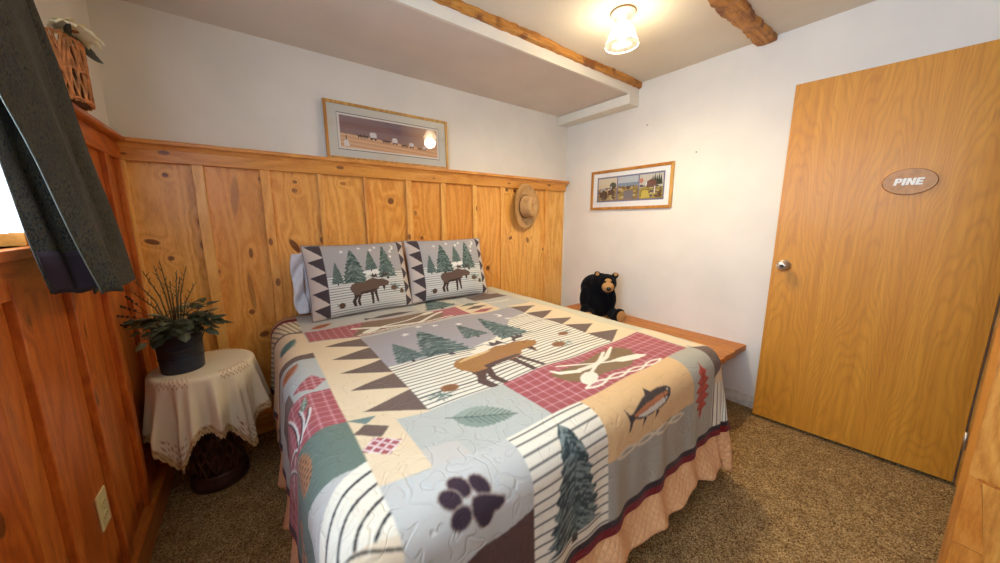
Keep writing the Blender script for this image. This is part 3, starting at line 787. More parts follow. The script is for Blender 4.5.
# clamp everything past the hem line onto the hem (rounded corners)
sc = np.where(dh > .458, .458/np.maximum(dh, 1e-6), 1.0)
Uc = np.where(U0 < QX0, QX0+(U0-QX0)*sc, np.where(U0 > QX1, QX1+(U0-QX1)*sc, U0)); Vc = np.where(V0 < QYF, QYF+(V0-QYF)*sc, V0)
P = drape(Uc, Vc)
M_quilt = cloth_mat('quilt_cotton', .92, .6)
quilt = painted_mesh('patchwork_quilt', P, Q.C, M_quilt)
tag(quilt, 'patchwork quilt with moose, fish and paw print panels spread over the bed', 'quilt')

# peach quilted coverlet that hangs out below the quilt
def peach_mat():
    m = NT('peach_coverlet'); o = m.obj(); c = m.attr('Col', 'Color')
    m.base(c); m.set(Roughness=.92, Sheen_Weight=.1, Specular_IOR_Level=.15)
    sep = m.n('ShaderNodeSeparateXYZ'); m.put(sep.inputs[0], m.n('ShaderNodeAttribute', attribute_name='fab').outputs['Vector'])
    a = m.math('ABSOLUTE', m.math('SINE', m.math('MULTIPLY', m.math('ADD', sep.outputs[0], sep.outputs[1]), 105)))
    d = m.math('ABSOLUTE', m.math('SINE', m.math('MULTIPLY', m.math('SUBTRACT', sep.outputs[0], sep.outputs[1]), 105)))
    m.bump(m.math('POWER', m.math('MULTIPLY', a, d), .4), .7, .006); return m.mat
su = np.concatenate([np.linspace(QX0-.01, QX1+.01, 200)])
def skirt_pts():
    # walk round the bed edge: left side, corner, foot, corner, right side
    path = []
    for v in np.linspace(2.33, QYF, 110): path.append((QX0, v, -1.0, 0.0))
    for t in np.linspace(0, PI/2, 26)[1:-1]: path.append((QX0, QYF, -math.cos(t), -math.sin(t)))
    for u in np.linspace(QX0, QX1, 130): path.append((u, QYF, 0.0, -1.0))
    for t in np.linspace(0, PI/2, 26)[1:-1]: path.append((QX1, QYF, math.sin(t), -math.cos(t)))
    for v in np.linspace(QYF, 2.33, 110): path.append((QX1, v, 1.0, 0.0))
    return path
path = skirt_pts(); rows = []; fab = []
ND = 30; s_acc = 0; prev = None
for (x, y, nx, ny) in path:
    if prev is not None: s_acc += math.hypot(x-prev[0], y-prev[1])+.16*math.hypot(nx-prev[2], ny-prev[3])
    prev = (x, y, nx, ny)
    corner = 2*abs(nx*ny)
    hem = .590+.022*math.sin(s_acc*9+.6)+.014*math.sin(s_acc*21)+.085*corner
    if ny == -1.0: hem -= .045*max(0, math.sin((x-.3)/1.2*PI))**2 - .02
    r = []
    for j in range(ND):
        d = .36+(hem-.36)*j/(ND-1)
        u = np.array(x+nx*d); v = np.array(y+ny*d)
        p = drape(u, v, -.012, (5.0 if nx == 0 else 2.0*(1-corner)) if nx >= 0 else 1.0)
        k = max(0, (d-.46)/.14); q = .012*k*math.sin(s_acc*26+1.3)
        r.append((float(p[0])+nx*q, float(p[1])+ny*q, float(p[2]))); fab.append((s_acc, d, 0))
    rows.append(r)
PP = np.array(rows)
cc = np.empty(PP.shape); cc[:] = lin((236,184,132))
cov = painted_mesh('quilted_coverlet', PP, cc, peach_mat())
a = cov.data.attributes.new('fab', 'FLOAT_VECTOR', 'POINT'); a.data.foreach_set('vector', np.array(fab, np.float32).ravel())
md = cov.modifiers.new('solid', 'SOLIDIFY'); md.thickness = .004; md.offset = -1
tag(cov, 'peach diamond quilted coverlet showing below the quilt hem at the bed foot', 'coverlet')

# ------------------------------------------------------------------ pillows
def pillow_geo(w, h, th, nu, nv, seed=0, pinch=.05):
    s = np.linspace(-1, 1, nu); t = np.linspace(-1, 1, nv); S, T = np.meshgrid(s, t)
    prof = (1-np.abs(S)**2.6)**.55*(1-np.abs(T)**2.6)**.55
    x = S*w/2*(1-pinch*(1-np.abs(S)**2)*0-pinch*(np.abs(S) > 0)*(1-T**2)*S**2*.6); z = T*h/2*(1-pinch*(1-S**2)*T**2*.9)
    wr = .006*np.sin(S*5+seed)*np.sin(T*4+2*seed)*prof
    front = np.stack([x, -(th/2*prof)+wr, z], -1); back = np.stack([x, th/2*prof+wr, z], -1)
    return front, back
M_sham = cloth_mat('sham_cotton', .9, .0)
def moose_pillow(loc, rz, tilt, w, h, label, seed):
    Pn = Paint(-1.0, 1.0, -.74, .74, .0085, (172,168,168)); p = Pn
    p.rect(-2,2,-.80,.02,(206,208,206)); m = p.mrect(-2,2,-.80,.06)
    p.fill(m, (214,214,208)); p.stripes(m, .050, .013, (134,138,138))
    p.ell(.1,.06,.5,.05,(232,232,226),.1)
    p.tree(-.52,-.10,.25,.44,seed=seed); p.tree(-.20,-.12,.52,.72,seed=seed+1,n=170); p.tree(.14,.12,.28,.42,seed=seed+2); p.tree(.46,-.06,.44,.72,seed=seed+3,n=150)
    for q in ((-.36,.56),(-.02,.62),(.2,.56),(.62,.50),(.60,.38),(.3,.62)): p.star(*q,.045,(232,232,226))
    p.moon(.66,.60,.06,(236,234,226))
    p.moose(-.34,-.60,.64,(104,84,74),(70,56,52))
    p.needles(.60,-.28,.14,22,(96,128,128),3); p.cone(.56,-.31,.065,.05,(112,92,74)); p.needles(.76,-.40,.10,18,(96,128,128),4); p.cone(.74,-.40,.04,.05,(112,92,74))
    p.needles(-.50,-.54,.10,18,(96,120,118),8); p.cone(-.49,-.54,.05,.055,(96,76,62))
    for x0, x1, sg in ((-1.0,-.70,1),(.83,1.0,-1)):
        p.rect(x0,x1,-.8,.8,(206,192,180))
        for i in range(5):
            v0 = -.78+.312*i; bx, tx = (x1, x0+.03) if sg > 0 else (x0, x1-.02)
            p.poly([(x0 if sg < 0 else x1-.0, v0),(bx, v0+.30),(tx, v0+.24 if sg > 0 else v0+.15)], (76,66,70))
    p.line([(-.7,-.8),(-.7,.8)], .012, (90,84,84))
    f, bk = pillow_geo(w, h, .15, Pn.nu, Pn.nv, seed)
    r = thing('throw_pillow', loc, label, 'pillow', rz, 'moose pillows at the head of the bed')
    mt = Matrix.Rotation(tilt, 4, 'X')
    def tf(A): return A @ np.array(mt.to_3x3()).T
    sham = painted_mesh('sham', tf(f), p.C, M_sham, r, (tf(bk), (206,192,180)))
    b = MB()
    sl = [f[0,:],f[:,-1],f[-1,::-1],f[::-1,0]]
    ring = np.concatenate([q[::6] for q in sl]); ring = tf(ring)
    pts = [tuple(q) for q in ring]; b.tube(pts+[pts[0]], .0045, 6, False)
    b.build('piping', plain('sham_piping', (150,140,138), .9), sham)
    return r
TL = R(-17)
moose_pillow((.552, 2.222, .922), R(4), TL, .63, .455, 'left moose pillow, in front of the white pillow', 1)
moose_pillow((1.175, 2.215, .928), R(-3), TL, .62, .450, 'right moose pillow, farther from the white pillow', 2)
wp = thing('bed_pillow', (.535, 2.345, .905), 'plain white pillow behind the left moose pillow', 'pillow', R(2))
f, bk = pillow_geo(.60, .38, .06, 60, 40, 3)
mt = np.array(Matrix.Rotation(R(-6), 3, 'X'))
painted_mesh('pillowcase', (f @ mt.T), np.tile(np.array(lin((236,236,240))), f.shape[:2]+(1,)), cloth_mat('white_pillowcase', .9), wp, ((bk @ mt.T), (236,236,240)))
# open end of the pillowcase, slack and creased
b = MB(); n = 40; rows = []
for j in range(9):
    row = []
    for i in range(n):
        t = i/(n-1); zz = (t-.5)*.37
        xx = -.30-.016*j/8*(1+.5*math.sin(t*9))-.02*(math.sin(t*PI))+.02
        yy = -.018-.012*math.sin(t*13+j*.5)-.010*j/8*math.sin(t*7)
        row.append((xx-.006*j, yy, zz))
    rows.append(row)
b.grid(rows); o = b.build('open_hem', plain('white_pillow_hem', (238,238,242), .9, .02), wp, solid=.004, xf=Matrix.Rotation(R(-6), 4, 'X'))

# ------------------------------------------------------------------ round side table with its cloth
TX, TY, TZ = -.238, 2.050, .612
tb = thing('side_table', (TX, TY, 0), 'round pedestal table in the corner under the cream lace cloth', 'table')
M_darkwood = plain('dark_carved_wood', (58,34,26), .4, .25, 25)
b = MB(); b.lathe([(0,TZ-.026),(.173,TZ-.026),(.181,TZ-.02),(.181,TZ-.010),(.173,TZ-.004),(0,TZ-.004)], 48); b.build('tabletop', M_darkwood, tb)
b = MB(); b.lathe([(0,0),(.112,0),(.116,.012),(.116,.045),(.108,.055),(.111,.066),(.104,.075),(0,.075)], 48); b.build('plinth', M_darkwood, tb)
b = MB(); b.lathe([(.100,.075),(.095,.12),(.088,.30),(.095,.50),(.140,TZ-.03)], 40); b.build('pedestal', M_darkwood, tb)
b = MB()
for k in range(16):     # carved lattice round the pedestal
    for sg in (-1,1):
        pts = []
        for i in range(9):
            t = i/8; a = 2*PI*k/16+sg*t*PI/4; rr = .103-.012*t; pts.append((rr*math.cos(a), rr*math.sin(a), .08+.20*t))
        b.tube(pts, .006, 6)
b.build('carved_lattice', plain('carved_lattice_wood', (78,46,32), .4, .2, 25), tb)

RT = .190
def cloth_pt(th, d):
    """d = distance along the cloth from its centre"""
    th0 = th-R(-84)-PI/4
    r0 = RT
    if d <= r0-.012: return (d*math.cos(th), d*math.sin(th), TZ+.004)
    e = d-(r0-.012); br = .018
    if e < br*1.4:
        t = e/(br*1.4)*1.4; h = r0-.012+br*math.sin(min(t,1.4)); z = TZ+.004-br*(1-math.cos(t))
    else:
        ex = e-br*1.4; k = min(1, ex/.22)
        fold = k*(.024*math.sin(th*13+.4)+.014*math.sin(th*19+2)+.008*math.sin(th*31))
        h = r0-.012+br*.985+ex*.07+fold; z = TZ+.004-br*.83-ex*.985
    return (h*math.cos(th), h*math.sin(th), z)
NTH, ND = 420, 60
rows = []; cols = []
for i in range(NTH):
    th = 2*PI*i/NTH; thc = (th-R(-84))
    ax = math.atan2(math.sin(thc), math.cos(thc)); ax = min(abs(ax), PI-abs(ax))
    D = .452+.150*math.exp(-((ax-.62)/.24)**2)+.010*math.sin(th*9+1)
    sc1 = .012*abs(math.sin(th*60))                  # scalloped lace points
    r = []; cr = []
    for j in range(ND):
        t = j/(ND-1); d = (D+sc1)*(.004+.996*t); r.append(cloth_pt(th, d))
        edge = D-d
        c = (238,222,188)
        if edge < .030:
            c = (214,182,132)
            g1 = math.sin(th*60)*math.sin(edge*260)
            if edge < .022 and (g1 > .35): c = (172,126,78)
            if .022 < edge < .026: c = (186,142,92)
        if D > .52 and edge < .10 and edge > .030 and math.sin(th*95)*math.sin(edge*210) > .45: c = (172,126,78)
        if D > .47 and abs(d-(RT+.0)) < .030 and math.sin(th*70)*math.sin(d*240) > .2: c = (190,148,98)
        cr.append(lin(c))
    rows.append(r); cols.append(cr)
rows.append(rows[0]); cols.append(cols[0])
A = np.array(rows)+np.array([TX, TY, 0])
cl = painted_mesh('tablecloth', A[::-1].transpose(1,0,2)[::-1], np.array(cols)[::-1].transpose(1,0,2)[::-1], cloth_mat('tablecloth_linen', .9))
tag(cl, 'cream tablecloth with tan lace edge draped over the round corner table', 'tablecloth')

# bucket with greenery
PX, PY = -.304, 2.025
pot = thing('potted_plant', (PX, PY, TZ+.0045), 'dark blue metal bucket of ivy leaves and twigs on the round table', 'plant')
pot.scale = (1.09, 1.09, 1.09)
M_bucket = plain('navy_enamel', (40,46,62), .42, .25, 18, .35)
b = MB(); b.lathe([(0,.0),(.066,.0),(.069,.004),(.076,.190),(.080,.196),(.077,.200),(.073,.196),(.067,.012),(0,.012)], 40)
for z, r in ((.060,.0716),(.150,.0750)):
    b.tube([((r)*math.cos(2*PI*k/36), (r)*math.sin(2*PI*k/36), z) for k in range(37)], .0025, 6, False)
bucket = b.build('bucket', M_bucket, pot)
b = MB()
for sg in (-1,1):
    b.ball((sg*.077,0,.160), (.006,.012,.012), 10, 6)
b.tube([(.082*math.cos(PI*k/16), -.082*math.sin(PI*k/16)*.96, .158-.060*math.sin(PI*k/16)) for k in range(17)], .0022, 6)
b.build('bail_handle', plain('bucket_wire', (66,62,60), .4, .1, 20, .8), bucket)
b = MB(); b.lathe([(0,.180),(.071,.178)], 24); b.build('soil', plain('dark_moss', (44,40,28), .95, .3, 60), pot)
M_leaf = plain('ivy_leaf', (58,68,50), .55, .3, 14); M_leaf2 = plain('ivy_leaf_light', (104,112,84), .6, .25, 14)
M_twig = plain('dry_twig', (104,88,56), .8, .2, 40)
def leaf_mesh(b, base, dr, up, L, W):
    dr = Vector(dr).normalized(); n = (Vector(up)-dr*dr.dot(Vector(up))).normalized(); sd = dr.cross(n)
    out = [(0,0),(.12,.30),(.02,.52),(.30,.42),(.42,.62),(.55,.36),(.78,.34),(1,0)]
    pts = [(x, w) for x, w in out]; rim = pts+[(x,-w) for x, w in pts[-2:0:-1]]
    idx = b.verts([Vector(base)+dr*(x*L)+sd*(w*W)+n*(-.35*L*x*x-.25*W*abs(w)) for x, w in rim])
    mid = b.verts([Vector(base)+dr*(x*L)+n*(-.35*L*x*x+.05*L) for x in (.3,.6)])
    k = len(rim)
    b.face([idx, idx+1, mid][::1]); 
    for i in range(k):
        j = (i+1) % k
        m_ = mid if rim[i][0]+rim[j][0] < .95 else mid+1
        if i == 0: continue
        b.face([idx+i, idx+j, m_])
g = random.Random(3)
for i in range(60):
    a = g.uniform(0, 2*PI); el = g.uniform(-.35, .75); r0 = g.uniform(.02,.075)
    if i < 14: a = g.uniform(-2.6,-.2)
    b = MB(); base = (r0*math.cos(a), r0*math.sin(a), .185+g.uniform(0,.05))
    L_ = g.uniform(.06,.10); out = Vector((math.cos(a)*math.cos(el), math.sin(a)*math.cos(el), math.sin(el)))
    tip = Vector(base)+out*g.uniform(.01,.045)
    b.tube([base, tuple((Vector(base)+tip)/2+Vector((0,0,.006))), tuple(tip)], .0013, 5)
    leaf_mesh(b, tip, out, (g.uniform(-.3,.3), g.uniform(-.3,.3), 1), L_, L_*.62)
    b.build('leaf', M_leaf if i % 4 else M_leaf2, pot, solid=.0008)
for (dx, dy, h) in ((-.085,-.02,.23),(-.06,.0,.25),(-.10,.02,.17),(-.03,-.01,.27),(.0,.01,.20),(.03,-.01,.22),(.05,.0,.26),(.07,-.02,.19),(-.02,.03,.29),(.02,.03,.24)):
    b = MB(); h *= .98; p0 = (dx*.25, dy*.3, .18); p2 = (dx*1.15, dy, .18+h); p1 = (dx*.55, dy*.6, .18+h*.55)
    b.tube([p0, p1, p2], [.003,.0026,.0012], 6)
    for k in range(6):
        t = .5+.08*k; q = Vector(p1).lerp(Vector(p2), (t-.5)*2)
        b.tube([q, q+Vector((g.uniform(-.014,.014), g.uniform(-.01,.01), .016))], [.0022,.0006], 5)
    b.build('twig', M_twig, pot)
for (dx, dz) in ((-.15,.20),(-.13,.235),(-.165,.165),(-.16,.13)):
    b = MB(); p = [(-.05,0,.19),(-.08,-.03,.16+dz*.5),(dx*.85,-.06,.10+dz)]
    b.tube(p, .0010, 5)
    for t in (.4,.65,.85,1): q = Vector(p[1]).lerp(Vector(p[2]), t); b.ball(q+Vector((0,0,.004)), .0048, 8, 6)
    b.build('berry_sprig', plain('dark_berry', (46,30,26), .4), pot)

# wall outlet
ot = thing('wall_outlet', (PL, 1.496, .385), 'cream wall outlet low on the left pine wainscot', 'outlet')
M_slot = plain('slot_black', (30,26,22), .6)
M_ivory = plain('ivory_plastic', (222,206,150), .4, .02)
b = MB(); b.box(.0,.006,-.036,.036,-.060,.060); b.build('cover_plate', M_ivory, ot, .003)
for z in (-.021,.021):
    b = MB(); b.prism([(.016*math.cos(2*PI*k/20), z+max(-.0125,min(.0125,.0165*math.sin(2*PI*k/20)))) for k in range(20)], 'x', .006, .0085); rc = b.build('receptacle', M_ivory, ot)
    for y in (-.006,.006):
        b = MB(); b.box(.0084,.0088,y-.001,y+.001,z-.002,z+.006); b.build('slot', M_slot, rc)
b = MB(); b.lathe([(0,.006),(.003,.006),(.003,.0075),(0,.008)], 12); b.build('screw', M_nickel, ot, xf=Matrix.Rotation(PI/2, 4, 'Y'))

# ------------------------------------------------------------------ curtains
def tweed():
    m = NT('denim_tweed'); o = m.obj()
    n1 = m.noise(m.vmath('MULTIPLY', o, (300,300,120)), 1, 3, .7); n2 = m.noise(o, 30, 3)
    col = m.ramp(n1, [(.34,(22,28,30)),(.46,(46,54,54)),(.53,(90,74,42)),(.6,(46,58,62)),(.7,(72,82,82))])
    col = m.mix(m.smooth(n2, .4, .7, 0, .5), col, (50,50,46))
    m.base(col); m.set(Roughness=.95, Sheen_Weight=.1, Specular_IOR_Level=.1); m.bump(n1, .4, .003); return m.mat
M_tweed = tweed()
cu = thing('curtain', (-.37, 1.36, 2.16), 'dark denim coloured curtain pulled to the corner side of the window', 'curtain')
ci = Matrix.Translation((.37, -1.36, -2.16))
def sheet(Lp, Rp, zb, zt, amp, nf, ph, n=60, m=70, off=0.0):
    """Lp, Rp: (z, x, y) down the left and right edge of a hanging panel"""
    def at(tab, z):
        zs = [q[0] for q in tab]; return np.interp(z, zs, [q[1] for q in tab]), np.interp(z, zs, [q[2] for q in tab])
    rows = []
    for i in range(m):
        z = zt+(zb-zt)*i/(m-1); (xa, ya), (xb, yb) = at(Lp, z), at(Rp, z); row = []
        for j in range(n):
            q = j/(n-1)
            row.append((xa+(xb-xa)*q+off+amp*math.sin(PI*q)*math.sin(PI*nf*q+ph)+.002*math.sin(z*14+q*9), ya+(yb-ya)*q, z+.004*math.sin(q*7+ph)*(zt-z)))
        rows.append(row)
    return rows
ZT_ = 2.15
CB = ([(1.11,-.402,1.290),(1.41,-.402,1.200),(2.15,-.418,.985)], [(1.11,-.335,1.345),(1.42,-.368,1.275),(2.15,-.418,1.12)])
CF = ([(1.115,-.318,1.272),(1.42,-.356,1.203),(1.54,-.372,1.170),(2.15,-.405,1.06)], [(1.11,-.298,1.350),(1.44,-.334,1.345),(1.82,-.376,1.395),(2.15,-.405,1.43)])
CW = ([(1.10,-.345,1.33),(1.45,-.375,1.36),(1.84,-.404,1.38),(2.15,-.412,1.39)], [(1.10,-.317,1.588),(1.49,-.349,1.522),(1.84,-.384,1.485),(2.15,-.408,1.45)])
b = MB(); b.grid(sheet(*CB, 1.112, ZT_, .010, 2.0, .6)); b.build('back_panel', M_tweed, cu, solid=.003, xf=ci)
b = MB(); b.grid(sheet(*CF, 1.104, ZT_, .016, 1.0, .2)); b.build('front_fold', M_tweed, cu, solid=.003, xf=ci)
b = MB(); b.grid(sheet(*CW, 1.098, ZT_, -.012, 1.3, .2)); b.build('wall_side_fold', M_tweed, cu, solid=.003, xf=ci)
b = MB(); b.tube([(r[0][0]+.001, r[0][1]-.001, r[0][2]) for r in sheet(*CF, 1.104, ZT_, .016, 1.0, .2)], .0013, 6); b.build('edge_cord', plain('pale_cord', (86,92,84), .8), cu, xf=ci)
b = MB(); b.grid(sheet(*CB, 1.110, ZT_, .010, 2.0, .6, off=.0045)[62:]); b.build('hem_lining', plain('plum_lining', (52,40,48), .9, .1), cu, solid=.002, xf=ci)
b = MB(); b.tube([(-.405,-.68,2.175),(-.405,1.62,2.175)], .011, 12)
for y in (-.68,1.62): b.ball((-.405,y,2.175), .02)
b.tube([(-.47,1.56,2.175),(-.405,1.56,2.175)], .007, 8); b.tube([(-.47,-.62,2.175),(-.405,-.62,2.175)], .007, 8)
o = b.build('curtain_rod', plain('dark_rod', (60,48,40), .4, .1, 20, .5)); tag(o, 'dark curtain rod fixed above the window', 'curtain rod')
def sheer_mat():
    m = NT('white_sheer'); t = m.t
    d = m.n('ShaderNodeBsdfDiffuse'); tl = m.n('ShaderNodeBsdfTranslucent'); tr = m.n('ShaderNodeBsdfTransparent')
    for q, c_ in ((d, (236,238,242)), (tl, (226,228,232))): q.inputs[0].default_value = (*lin(c_), 1)
    a = m.n('ShaderNodeMixShader'); a.inputs[0].default_value = .5; t.links.new(d.outputs[0], a.inputs[1]); t.links.new(tl.outputs[0], a.inputs[2])
    c = m.n('ShaderNodeMixShader'); c.inputs[0].default_value = .35; t.links.new(a.outputs[0], c.inputs[1]); t.links.new(tr.outputs[0], c.inputs[2])
    t.links.new(c.outputs[0], m.out.inputs[0]); return m.mat
b = MB(); rows = []
for i in range(30):
    t = i/29; rows.append([(XL+.012+.012*math.sin(s_*1.1), WY0-.02+(1.44-WY0+.02)*s_/179, 2.14+(1.262-2.14)*t) for s_ in range(180)])
b.grid(rows); o = b.build('sheer_curtain', sheer_mat()); tag(o, 'white sheer curtain hanging inside the window frame', 'sheer curtain')

# ------------------------------------------------------------------ wicker wall basket with a flower, on the left ledge
bk_ = thing('wicker_basket', (-.424, 1.815, ZW+.001), 'twig basket with a white flower standing on the left ledge behind the curtain', 'basket')
g = random.Random(5); M_wick = plain('willow_twig', (186,122,70), .7, .22, 30)
b = MB()
for k in range(72):
    a = 2*PI*k/36+g.uniform(-.06,.06); sg = 1 if k % 2 else -1; tw = sg*g.uniform(.4,.9)
    pts = []
    for i in range(7):
        t = i/6; aa = a+tw*t; r = .066+.008*t+.004*math.sin(t*9+k)
        pts.append((r*math.cos(aa)*.55, r*math.sin(aa)*1.12-.018*t, .004+.190*t+g.uniform(-.003,.003)))
    b.tube(pts, g.uniform(.0024,.0042), 6)
for z, r in ((.012,.068),(.10,.072),(.19,.076)):
    b.tube([(r*.55*math.cos(2*PI*k/30), r*1.12*math.sin(2*PI*k/30)-.018*z/.19, z+.003*math.sin(k*2)) for k in range(31)], .004, 6, False)
b.build('woven_twigs', M_wick, bk_)
b = MB(); b.lathe([(0,.002),(.058,.002),(.064,.17),(0,.17)], 20, (0,-.008,0), .55, 1.1); b.build('shade_core', plain('basket_shadow', (92,56,32), .9), bk_)  # dark core added inside; its brown stands for shade between the twigs
M_petal = plain('ivory_petal', (226,212,170), .7, .06)
for k in range(9):
    a = 2*PI*k/9+.2; b = MB(); rows = []
    for i in range(7):
        t = i/6; wd = .034*math.sin(PI*(.12+.86*t))
        c_ = Vector((.030, -.050, .212))+Vector((math.cos(a)*.55+.15, math.sin(a), .35-.5*t))*.098*t
        sd = Vector((-math.sin(a)*.55, math.cos(a), .1)).normalized()
        rows.append([tuple(c_+sd*wd*q+Vector((0,0,.010*q*q))) for q in (-1,-.5,0,.5,1)])
    b.grid(rows); b.build('petal', M_petal, bk_, solid=.001)
b = MB(); b.ball((.040,-.050,.222), (.012,.014,.010), 12, 8); b.build('flower_centre', plain('flower_centre', (140,84,52), .8, .2, 80), bk_)
M_mag = plain('dark_flower_leaf', (56,58,44), .5, .15, 14)
for (y0, dy, dz, L_) in ((.0,.9,.02,.115),(-.01,.85,.2,.09),(-.05,-.9,.3,.10),(.0,.3,.6,.07)):
    b = MB(); rows = []; d_ = Vector((.35,dy,dz)).normalized(); sd = d_.cross(Vector((1,0,.3))).normalized()
    for i in range(8):
        t = i/7; wd = .024*math.sin(PI*(.06+.90*t)); c_ = Vector((.02,y0,.200))+d_*L_*t+Vector((0,0,-.02*t*t))
        rows.append([tuple(c_+sd*wd*q) for q in (-1,-.5,0,.5,1)])
    b.grid(rows); b.build('dark_leaf', M_mag, bk_, solid=.001)

# ------------------------------------------------------------------ framed prints
def paper_mat(name):
    m = NT(name); m.base(m.attr('Col', 'Color')); m.set(Roughness=.7, Specular_IOR_Level=.2); return m.mat
M_paper = paper_mat('print_paper')
M_frame = pine('oak_frame', 0, 2, (218,176,100), (198,152,74), (164,116,50), auto=False)
M_frame2 = pine('oak_frame_small', 1, 2, (218,176,100), (198,152,74), (164,116,50), auto=False)
def framed(name, w, h, fw, mat_col, painter, pw, ph, label, Mw, fm):
    """built upright in the xz plane facing -y, bottom centre at the origin"""
    r = thing(name, (0,0,0), label, 'picture'); r.matrix_world = Mw
    b = MB()
    def rail(p):
        b.bid = rnd.random(); b.prism(p, 'y', -.018, .0)
    rail([(-w/2,0),(w/2,0),(w/2-fw,fw),(-w/2+fw,fw)]); rail([(-w/2,h),(-w/2+fw,h-fw),(w/2-fw,h-fw),(w/2,h)])
    rail([(-w/2,0),(-w/2+fw,fw),(-w/2+fw,h-fw),(-w/2,h)]); rail([(w/2,0),(w/2,h),(w/2-fw,h-fw),(w/2-fw,fw)])
    b.build('frame', fm, r, .002)
    ww, hh = w-2*fw, h-2*fw
    p = Paint(-ww/2-.002, ww/2+.002, fw-.002, h-fw+.002, .0022, mat_col); painter(p, h)
    X = p.U; Z = p.V
    painted_mesh('mounted_print', np.stack([X, np.full(X.shape, -.008), Z], -1), p.C, M_paper, r)
    b = MB(); b.box(-ww/2-.001, ww/2+.001, -.0125, -.0105, fw-.001, h-fw+.001); b.build('glazing', M_glass, r)
    b = MB(); b.box(-w/2+.004, w/2-.004, -.0055, -.001, .004, h-.004); b.build('backing', plain('backing_card', (120,96,70), .9), r)
    return r
def wagons(p, h):
    cz = h/2; p.rect(-.352,.352,cz-.112,cz+.112,(96,84,80)); p.rect(-.349,.349,cz-.109,cz+.109,(222,214,204))
    u0,u1,v0,v1 = -.336,.336,cz-.096,cz+.097
    m = p.mrect(u0,u1,v0,v1)
    s = (p.V-(cz-.025))/.13
    nz = np.sin(p.U*9+1.3)*.5+np.sin(p.U*23+p.V*30)*.25+np.sin(p.U*5-p.V*18)*.4
    k = np.clip(.5+.35*nz+.3*(s-.4), 0, 1)[..., None]
    sky = np.array(lin((156,120,106)))*(1-k)+np.array(lin((120,100,110)))*k
    k2 = np.clip((p.U-.05)/.35, 0, 1)[..., None]; sky = sky*(1-k2)+np.array(lin((212,170,132)))*k2
    p.C[m] = sky[m]
    gd = m & (p.V < cz-.028-.05*p.U); k = (np.clip(.5+.5*np.sin(p.V*260+p.U*14), 0, 1))[..., None]
    g_ = np.array(lin((222,178,136)))*(1-k)+np.array(lin((204,154,114)))*k; p.C[gd] = g_[gd]
    for (x, z, sc) in ((-.13,-.018,1.0),(.015,-.030,.85),(.135,-.040,.75),(.235,-.046,.55)):
        z += cz
        p.poly([(x-.020*sc,z),(x+.020*sc,z),(x+.022*sc,z+.022*sc),(x+.014*sc,z+.034*sc),(x-.014*sc,z+.034*sc),(x-.024*sc,z+.024*sc)], (214,208,208))
        p.rect(x-.02*sc,x+.02*sc,z-.006*sc,z,(70,52,44))
        for q in (-.013,.013): p.ell(x+q*sc, z-.008*sc, .007*sc,.008*sc,(60,44,38))
        for q in range(3):
            hx_ = x-.045*sc-.022*sc*q; p.ell(hx_, z+.001*sc, .011*sc,.006*sc,(62,44,38)); p.line([(hx_-.010*sc,z+.004*sc),(hx_-.015*sc,z+.013*sc)], .005*sc,(62,44,38))
            for l in (-.006,.006): p.line([(hx_+l*sc,z),(hx_+l*sc*1.3,z-.016*sc)], .0032,(62,44,38))
    p.poly([(-.315,cz-.090),(-.318,cz-.060),(-.306,cz-.048),(-.302,cz-.03),(-.297,cz-.048),(-.288,cz-.058),(-.282,cz-.088)], (222,216,212)); p.rect(-.304,-.299,cz-.05,cz-.022,(70,60,60))
def three_scenes(p, h):
    cz = h/2+.004
    p.rect(-.318,.318,cz-.110,cz+.112,(112,112,140))
    for i, (a, c) in enumerate(((-.304,-.110),(-.100,.094),(.104,.306))):
        m = p.mrect(a,c,cz-.098,cz+.098)
        p.fill(m, ((206,192,164),(178,184,190),(196,192,180))[i])
        gz = cz+(.0,.02,.0)[i]
        p.fill(m & (p.V < gz+.010*np.sin(p.U*40)), ((150,128,84),(140,120,70),(156,140,70))[i])
        g2 = random.Random(20+i)
        for k in range(46):
            x = g2.uniform(a+.01,c-.01); z = g2.uniform(cz-.09,gz+.01)
            col = [(92,70,56),(122,104,60),(84,80,96),(176,150,90),(70,60,52),(186,170,120)][g2.randrange(6)]
            p.fill(m & p.mell(x,z,g2.uniform(.006,.02),g2.uniform(.004,.011)), col)
    p.fill(p.mell(-.15,cz+.03,.034,.03), (70,72,52)); p.fill(p.mrect(-.10,.094,cz+.02,cz+.045), (120,136,158)); p.rect(-.04,.05,cz-.09,cz-.02,(116,112,118))
    for (x, z, w_, h_) in ((-.235,-.04,.028,.05),(-.27,-.05,.02,.04),(-.17,-.03,.03,.04)): p.poly([(x-w_,cz+z-.02),(x-w_,cz+z+.02),(x,cz+z+.03),(x+w_,cz+z+.02),(x+w_,cz+z-.02)], (88,66,56)); p.ell(x,cz+z+.045,.010,.016,(150,160,176))
    for k in range(5): p.tree(.24+.017*k-.02, cz+.01, .03, .075+.012*(k % 2), (52,62,48), (36,44,34), (70,80,60), seed=k)
    p.poly([(.17,cz-.01),(.17,cz+.04),(.21,cz+.06),(.25,cz+.04),(.25,cz-.01)], (112,78,70)); p.rect(.235,.243,cz-.06,cz+.0,(226,222,214)); p.ell(.12,cz+.05,.02,.02,(190,130,110)); p.poly([(.12,cz-.09),(.13,cz-.03),(.18,cz-.03),(.2,cz-.09)], (196,176,84))
Mw = Matrix.Translation((.857, YB-.028, ZW+.0005)) @ Matrix.Rotation(R(-1.4), 4, 'X')
framed('framed_print', .845, .350, .017, (206,202,190), wagons, 0, 0, 'long framed print of covered wagons leaning on the ledge above the bed', Mw, M_frame)
Mw = Matrix.Translation((XR-.001, 1.678, 1.380)) @ Matrix.Rotation(-PI/2, 4, 'Z')
